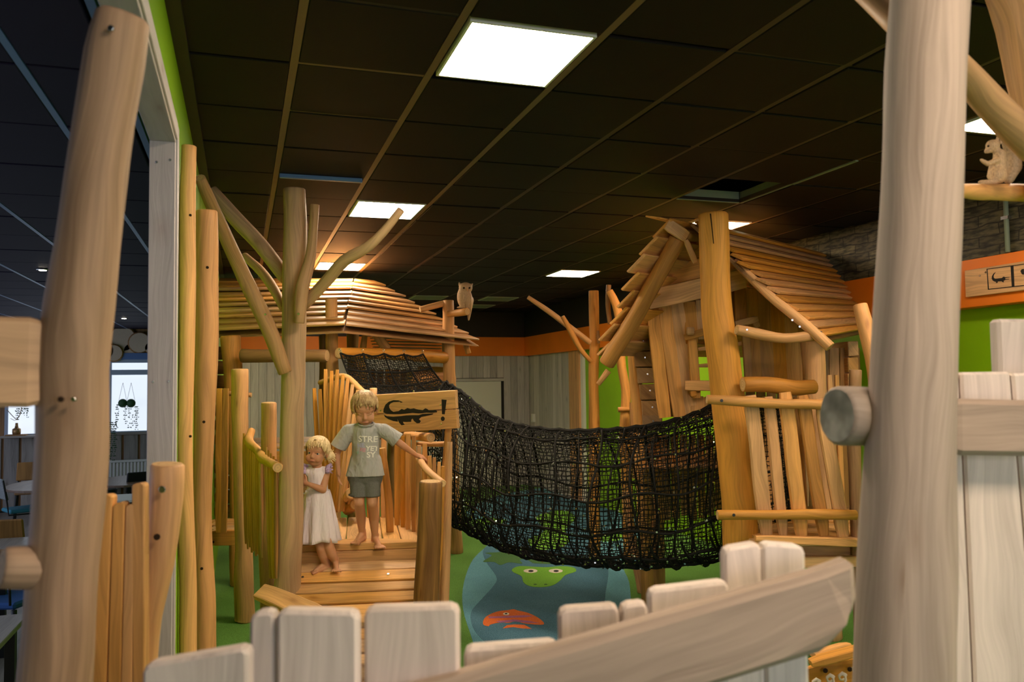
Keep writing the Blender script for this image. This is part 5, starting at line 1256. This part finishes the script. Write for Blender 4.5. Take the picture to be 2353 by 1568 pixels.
def head_parts(c, fr_, s):
    r, f_, u = fr_
    return [('e', c+u*.030*s-f_*.010*s, (.070*s, .082*s, .072*s), (r, f_, u)), ('e', c-u*.030*s+f_*.018*s, (.054*s, .058*s, .060*s), (r, f_, u)),
            ('e', c-u*.065*s+f_*.040*s, (.026*s, .024*s, .020*s), (r, f_, u)),                           # chin
            ('e', c-u*.036*s+f_*.050*s+r*.026*s, (.026*s, .024*s, .026*s), (r, f_, u)), ('e', c-u*.036*s+f_*.050*s-r*.026*s, (.026*s, .024*s, .026*s), (r, f_, u)),  # cheeks
            ('e', c+u*.020*s+f_*.052*s, (.050*s, .022*s, .030*s), (r, f_, u)),                           # forehead
            ('c', c+u*.002*s+f_*.068*s, c-u*.022*s+f_*.083*s, .006*s, .0105*s), ('e', c-u*.026*s+f_*.080*s, (.013*s, .010*s, .008*s), (r, f_, u)),  # nose
            ('e', c-u*.050*s+f_*.068*s, (.017*s, .011*s, .009*s), (r, f_, u)),                           # mouth swell
            ('e', c-u*.008*s+r*.069*s-f_*.008*s, (.008*s, .016*s, .022*s), (r, f_, u)), ('e', c-u*.008*s-r*.069*s-f_*.008*s, (.008*s, .016*s, .022*s), (r, f_, u))]  # ears
def face(t, c, fr_, s, lids, body, irisr=.0052, eye_h=.004):
    r, f_, u = fr_; bv = BVHTree.FromPolygons([v.co for v in body.vertices], [p.vertices for p in body.polygons])
    def surf(x, z, off=0):
        p = c+r*x*s+u*z*s; h = bv.ray_cast(p+f_*.2, -f_); return (h[0] if h[0] else p+f_*.07*s)+f_*off*s
    for k in (-1, 1):
        p = surf(k*.027, -.002)
        e1 = blob([('e', p-f_*.006*s, (.0125*s, .0095*s, .0085*s), (r, f_, u))], .0014, 0); eo = link('eye' if lids < 1 else 'closed_eyelid', e1, t, 'eyewhite' if lids < 1 else 'skin', smooth=True)
        if lids < 1: link('iris', blob([('e', p+f_*.0018*s-u*.001*s, (irisr*s, .0028*s, irisr*s*.95), (r, f_, u))], .0010, 0), eo, 'iris', smooth=True)
        # upper lid and lash line
        P = [surf(k*.027+x_, .0055-lids*.012+.0035*(1-(x_/.014)**2)*(1-lids*1.6), .0028) for x_ in (-.014, -.007, 0, .007, .014)]
        rope_line('eyelid', t, P, .0026*s, 6, 'skin'); rope_line('eyelash', t, [q-u*.0030*s+f_*.0012*s for q in P], .0009*s, 5, 'brow')
        rope_line('eyebrow', t, [surf(k*.026+k*x_, .025+.003*(1-(x_/.018)**2), .0005) for x_ in (-.016, -.006, .006, .016)], .0014*s, 5, 'brow')
    P = [surf(x_, -.050+.0015*math.cos(x_*200), .0003) for x_ in (-.019, -.011, -.004, 0, .004, .011, .019)]
    vs = blob([('c', P[i], P[i+1], .0034*s*(1-.5*abs(i-2.5)/3), .0034*s*(1-.5*abs(i-1.5)/3)) for i in range(6)], .0013, 1); link('lips', vs, t, 'lip', smooth=True)
    for k in (-1, 1): link('nostril', blob([('e', surf(k*.006, -.032, .000), (.0026*s, .002*s, .0016*s), (r, f_, u))], .0006, 0), t, 'lip')
def hair(t, c, fr_, s, m, n, fringe, length, seed, sweep=.3, name='hair'):
    """clumps combed from the crown over the skull"""
    rnd = random.Random(seed); r, f_, u = fr_; vs = []; fs = []
    cc = c+u*.026*s-f_*.012*s; R3 = (.075*s, .088*s, .078*s)
    cap = blob([('e', cc, tuple(a*.985 for a in R3), (r, f_, u))], .005, 0)
    b = bmesh.new(); b.from_mesh(cap)
    kill = [f for f in b.faces if (lambda q: (q.dot(f_) > (.028*s) and q.dot(u) < (.056-fringe*.2)*s) or q.dot(u) < -.050*s)(f.calc_center_median()-cc)]
    bmesh.ops.delete(b, geom=kill, context='FACES'); b.to_mesh(cap); b.free(); hc_ = link('hair_cap', cap, t, m, smooth=True)
    crown = V((.15, -.45, .88)).normalized()
    for i in range(n):
        az = rnd.uniform(0, 2*math.pi)
        d_end = V((math.sin(az), math.cos(az), 0))
        front = d_end.y
        low = -.25-length*(1-max(0, front))  # how far down
        if front > .55: low = .50-fringe*1.0+rnd.uniform(-.22, .10)
        elif front > .2: low = .05-length*.7
        low += rnd.uniform(-.12, .12)
        end = V((d_end.x+sweep*max(0, front), d_end.y, low)).normalized(); st = (crown+V((rnd.gauss(0, .22), rnd.gauss(0, .22), rnd.gauss(0, .1)))).normalized()
        P = []
        for k in range(8):
            q = st.lerp(end, k/7).normalized(); q = V((q.x+sweep*.25*math.sin(k/7*3.1)*(1 if front > 0 else 0), q.y, q.z)).normalized()
            g = 1.0+.035*rnd.random()+.02*(k/7)
            P.append(cc+r*(q.x*R3[0]*g)+f_*(q.y*R3[1]*g)+u*(q.z*R3[2]*g - (length*.03*s*(k/7)**3 if q.z < .1 else 0)))
        X = None; w0 = rnd.uniform(.0025, .0050)*s; base_ = len(vs)
        for k in range(8):
            tt = (P[min(k+1, 7)]-P[max(k-1, 0)]).normalized(); nr = (P[k]-cc).normalized(); sd_ = tt.cross(nr).normalized(); w_ = w0*(.6+1.2*math.sin(math.pi*min(1, k/7*.8+.2))) if k < 7 else w0*.15
            vs += [P[k]-sd_*w_, P[k]+nr*w_*.55, P[k]+sd_*w_, P[k]-nr*w_*.4]
        for k in range(7):
            for j in range(4): j2 = (j+1) % 4; fs.append((base_+k*4+j, base_+k*4+j2, base_+(k+1)*4+j2, base_+(k+1)*4+j))
        fs.append((base_, base_+3, base_+2, base_+1)); fs.append(tuple(base_+28+j for j in range(4)))
    return link(name, pyd(vs, fs), hc_, m, None, None, 'stuff', smooth=True)

# ---- boy
bd_ = 5.74
q = lambda x, y, z=0: D(x, y, bd_+z)
toeL, toeR = q(822, 1252, -.05), q(872, 1270, -.10)
hip = q(839, 1105); 
B = thing('person', 'boy in grey lettered T-shirt and denim shorts stepping down, hand on the rail', 'person', (hip.x, hip.y, .92), 'children on the ramp')
hc = q(838, 941, -.03); hf = (-EY*.88+EX*.16-EZ*.34); hfr = frame_of(hf, EZ*.92-EY*.2)
hs = 1.20
shL, shR = q(801, 991), q(882, 990)
elL, wrL = q(774, 1042, .02), q(777, 1078, -.02)
elR, wrR = q(925, 1024, .02), q(957, 1047, .10)
kL, kR = q(825, 1155, -.10), q(856, 1158, -.10)
aL, aR = q(832, 1226, .02), q(862, 1236, .0)
hL, hR = q(824, 1100), q(853, 1100)
parts = head_parts(hc, hfr, hs)+[('c', hc-EZ*.05, q(841, 992), .036, .040), ('c', q(841, 1000), q(840, 1050), .075, .072), ('c', q(840, 1050), q(839, 1100), .072, .078),
    ('c', shL, shR, .036, .036), ('c', shL, elL, .033, .024), ('c', elL, wrL, .025, .016), ('c', shR, elR, .033, .024), ('c', elR, wrR, .025, .016),
    ('c', hL, kL, .056, .037), ('c', kL, q(829, 1185, -.03), .036, .037), ('c', q(829, 1185, -.03), aL, .036, .022), ('c', hR, kR, .056, .037), ('c', kR, q(859, 1190, -.03), .036, .037), ('c', q(859, 1190, -.03), aR, .036, .022)]
parts += foot(aL, (toeL-aL)*V((1, 1, 0)), .165, 1.0) + foot(aR, (toeR-aR)*V((1, 1, 0)), .165, 1.0)
parts += hand((EX*.10-EZ*.9-EY*.25), -EY, EX*1.0, wrL, .95, .35) + hand((EX*.75+EY*.3-EZ*.3), -EY*.9-EX*.2, -EZ, wrR, .95, .95)
me = blob(parts, .0040, 3); body = me.copy(); link('body', me, B, 'skin', smooth=True)
face(B, hc, hfr, hs, 1, body)
hair(B, hc, hfr, hs, 'hairb', 460, .16, .34, 3, sweep=-.55)
# T-shirt
me = blob([('c', q(841, 998), q(840, 1050), .098, .098), ('c', q(840, 1050), q(838, 1090), .098, .104), ('c', shL, shR, .052, .052), ('c', q(826, 1060), q(824, 1092), .07, .095), ('c', q(854, 1060), q(855, 1092), .07, .095),
           ('c', shL, q(775, 1032, .0), .052, .062), ('c', shR, q(922, 1018, .02), .052, .064), ('e', q(841, 975), (.055, .05, .035), (EX, EY, EZ))], .006, 5)
wrinkle(me, .006, 7)
me = cut(me, [(q(840, 1093), -EZ, None), (q(841, 971, -.06), (EZ-EY*.35).normalized(), (q(841, 965), .09)), (q(779, 1029), (q(774, 1042)-shL).normalized(), (q(768, 1038), .078)), (q(912, 1014), (elR-shR).normalized(), (q(928, 1022), .085))])
bv = BVHTree.FromPolygons([v.co for v in me.vertices], [p.vertices for p in me.polygons])
shirt = link('tshirt', me, B, 'shirt', smooth=True)
cl = [q(841, 977, -.05)+EX*(.052*math.sin(a_))-EY*(.045*math.cos(a_))+EZ*(.015*(1-math.cos(a_))-.006) for a_ in [k*.42-3.15 for k in range(16)]]
rope_line('collar', B, cl, .005, 6, 'shirt')
u5 = bd_/F
def shp(x0, y0, tilt=0):
    o = D(x0, y0, bd_-.0)
    ex = (EX*math.cos(tilt)+EZ*math.sin(tilt)); ez = (EZ*math.cos(tilt)-EX*math.sin(tilt))
    return lambda a, b: o+ex*a+ez*b
n_ = -EY
project_text('STRE', .058, B, shp(829, 1013, -.06), bv, n_, 'letter'); project_text('YET', .046, B, shp(846, 1033, -.1), bv, n_, 'letter'); project_text('SY', .052, B, shp(848, 1049, .0), bv, n_, 'letter')
project_text('NE', .040, B, shp(827, 1027, .1), bv, n_, 'bluep'); project_text('XE', .034, B, shp(832, 1034, -.2), bv, n_, 'pinkp'); project_text('v', .04, B, shp(825, 1042, .2), bv, n_, 'mintp')
# shorts
me = blob([('c', q(828, 1096), q(851, 1096), .087, .087), ('c', hL, hL.lerp(kL, .85), .068, .057), ('c', hR, hR.lerp(kR, .85), .066, .056)], .005, 3)
wrinkle(me, .005, 14); me = cut(me, [(q(839, 1137), -EZ, None)])
link('shorts', me, B, 'denim', smooth=True)
for x_, y_ in ((820, 1137), (855, 1139)):
    c_ = q(x_, y_, -.07); rope_line('cuff', B, [c_+EX*(.052*math.cos(a_))+EY*(.052*math.sin(a_)) for a_ in [k*math.pi/12 for k in range(25)]], .007, 6, 'denim')

# ---- girl
gd = 5.60
q = lambda x, y, z=0: D(x, y, gd+z)
G_ = thing('person', 'toddler girl in pale lilac dress holding the tree trunk, barefoot on the ramp', 'person', (*q(735, 1200).xy, .80), 'children on the ramp')
hc = q(728, 1040); hf = (-EY*.97-EX*.10+EZ*.02); hfr = frame_of(hf, EZ*.98+EX*.12); gs = 1.04
shL, shR = q(705, 1088), q(749, 1086); elR, wrR = q(742, 1126, -.06), q(709, 1113, -.14)
hL, hR = q(722, 1190), q(748, 1190); kL, kR = q(739, 1262, -.05), q(756, 1258, -.05); aL, aR = q(748, 1296, -.02), q(771, 1291, -.02)
parts = head_parts(hc, hfr, gs)+[('c', hc-EZ*.05, q(729, 1085), .032, .036), ('c', q(729, 1092), q(730, 1135), .060, .066), ('c', q(730, 1135), q(733, 1190), .068, .074), ('c', shL, shR, .030, .030),
    ('c', shR, elR, .029, .024), ('c', elR, wrR, .025, .016), ('c', shL, q(694, 1115), .029, .024),
    ('c', hL, kL, .050, .036), ('c', kL, q(743, 1278, -.04), .036, .034), ('c', q(743, 1278, -.04), aL, .034, .022), ('c', hR, kR, .050, .036), ('c', kR, q(763, 1275, -.04), .036, .034), ('c', q(763, 1275, -.04), aR, .034, .022)]
parts += foot(aL, (-EY*.6-EX*.7), .135, .88)+foot(aR, (-EY*.9+EX*.25), .135, .88)
parts += hand((-EX*.85+EZ*.30+EY*.25), EZ, EY, wrR, .85, .30)
me = blob(parts, .0038, 3); body = me.copy(); link('body', me, G_, 'skin', smooth=True)
face(G_, hc, hfr, gs, 0.15, body, .0058)
hair(G_, hc, hfr, gs, 'hairg', 420, .20, .14, 5, sweep=.45)
bn = q(756, 1046, .04); rnd = random.Random(4)
link('hair_bun', wrinkle(blob([('e', bn, (.032, .032, .042), AX), ('e', bn+EX*.018-EZ*.012, (.022, .024, .028), AX), ('c', bn-EX*.03, bn, .016, .024)], .004, 1), .006, 30), G_, 'hairg', smooth=True)
for k in range(22):
    a = rnd.uniform(0, 6.28); p0 = bn+V((.01*math.cos(a), .01, .01*math.sin(a))); p1 = bn+EX*(.045*math.cos(a)+.012)+EZ*(.05*math.sin(a)-.01)-EY*rnd.uniform(0, .02)
    rope_line('hair_wisp', G_, [p0, p0.lerp(p1, .5)-EY*.02, p1], .0022, 4, 'hairg')
link('hair_tie', blob([('e', q(724, 1011, -.062), (.008, .007, .006), AX)], .002, 0), G_, 'brow')
me = blob([('c', q(729, 1094), q(730, 1130), .068, .072), ('c', q(713, 1086), q(743, 1085), .042, .040), ('c', q(729, 1130), q(730, 1138), .074, .078)], .005, 4)
me = cut(me, [(q(729, 1073, -.05), (EZ-EY*.5).normalized(), (q(729, 1070), .10)), (q(730, 1139), -EZ, None)])
link('dress_bodice', me, G_, 'dress', smooth=True)
vs, fs, nS, nR_ = [], [], 96, 16
ct, cb = q(730, 1127), q(734, 1243)
for i in range(nR_+1):
    f_ = i/nR_; c_ = ct.lerp(cb, f_); rx, ry = .078+.052*f_**.8, .072+.05*f_**.8
    for k in range(nS):
        a = 2*math.pi*k/nS; pl = 1+(.012+.10*f_)*math.sin(a*11+1.2*math.sin(a*2)+f_*.6)+.03*f_*math.sin(a*3+1)
        vs.append(c_+EX*(rx*pl*math.cos(a))+EY*(ry*pl*math.sin(a))+EZ*(.008*math.sin(a*4)*f_))
for i in range(nR_):
    for k in range(nS): k2 = (k+1) % nS; fs.append((i*nS+k, i*nS+k2, (i+1)*nS+k2, (i+1)*nS+k))
sk_ = link('dress_skirt', pyd(vs, fs), G_, 'dress', smooth=True); md = sk_.modifiers.new('s', 'SOLIDIFY'); md.thickness = .003
for sx, c0 in ((1, q(750, 1083)), (-1, q(706, 1083))):
    vs, fs = [], []
    nn = 40
    for k in range(nn+1):
        a = -1.9+k/nn*3.8; w_ = .030+.006*math.sin(k*1.3)
        p = c0+EY*(.040*math.sin(a))+EZ*(.038*math.cos(a))
        o_ = (EX*sx*1.0+EY*.25*math.sin(a)+EZ*(.25*math.cos(a)+.35*math.sin(k*1.25))).normalized()
        vs += [p, p+o_*w_*.55, p+o_*w_+EY*.006*math.cos(k*1.25)]
    for k in range(nn): 
        for j in range(2): fs.append((k*3+j, k*3+j+1, k*3+4+j, k*3+3+j))
    rf = link('sleeve_ruffle', pyd(vs, fs), G_, 'ruffle', smooth=True); md = rf.modifiers.new('s', 'SOLIDIFY'); md.thickness = .003
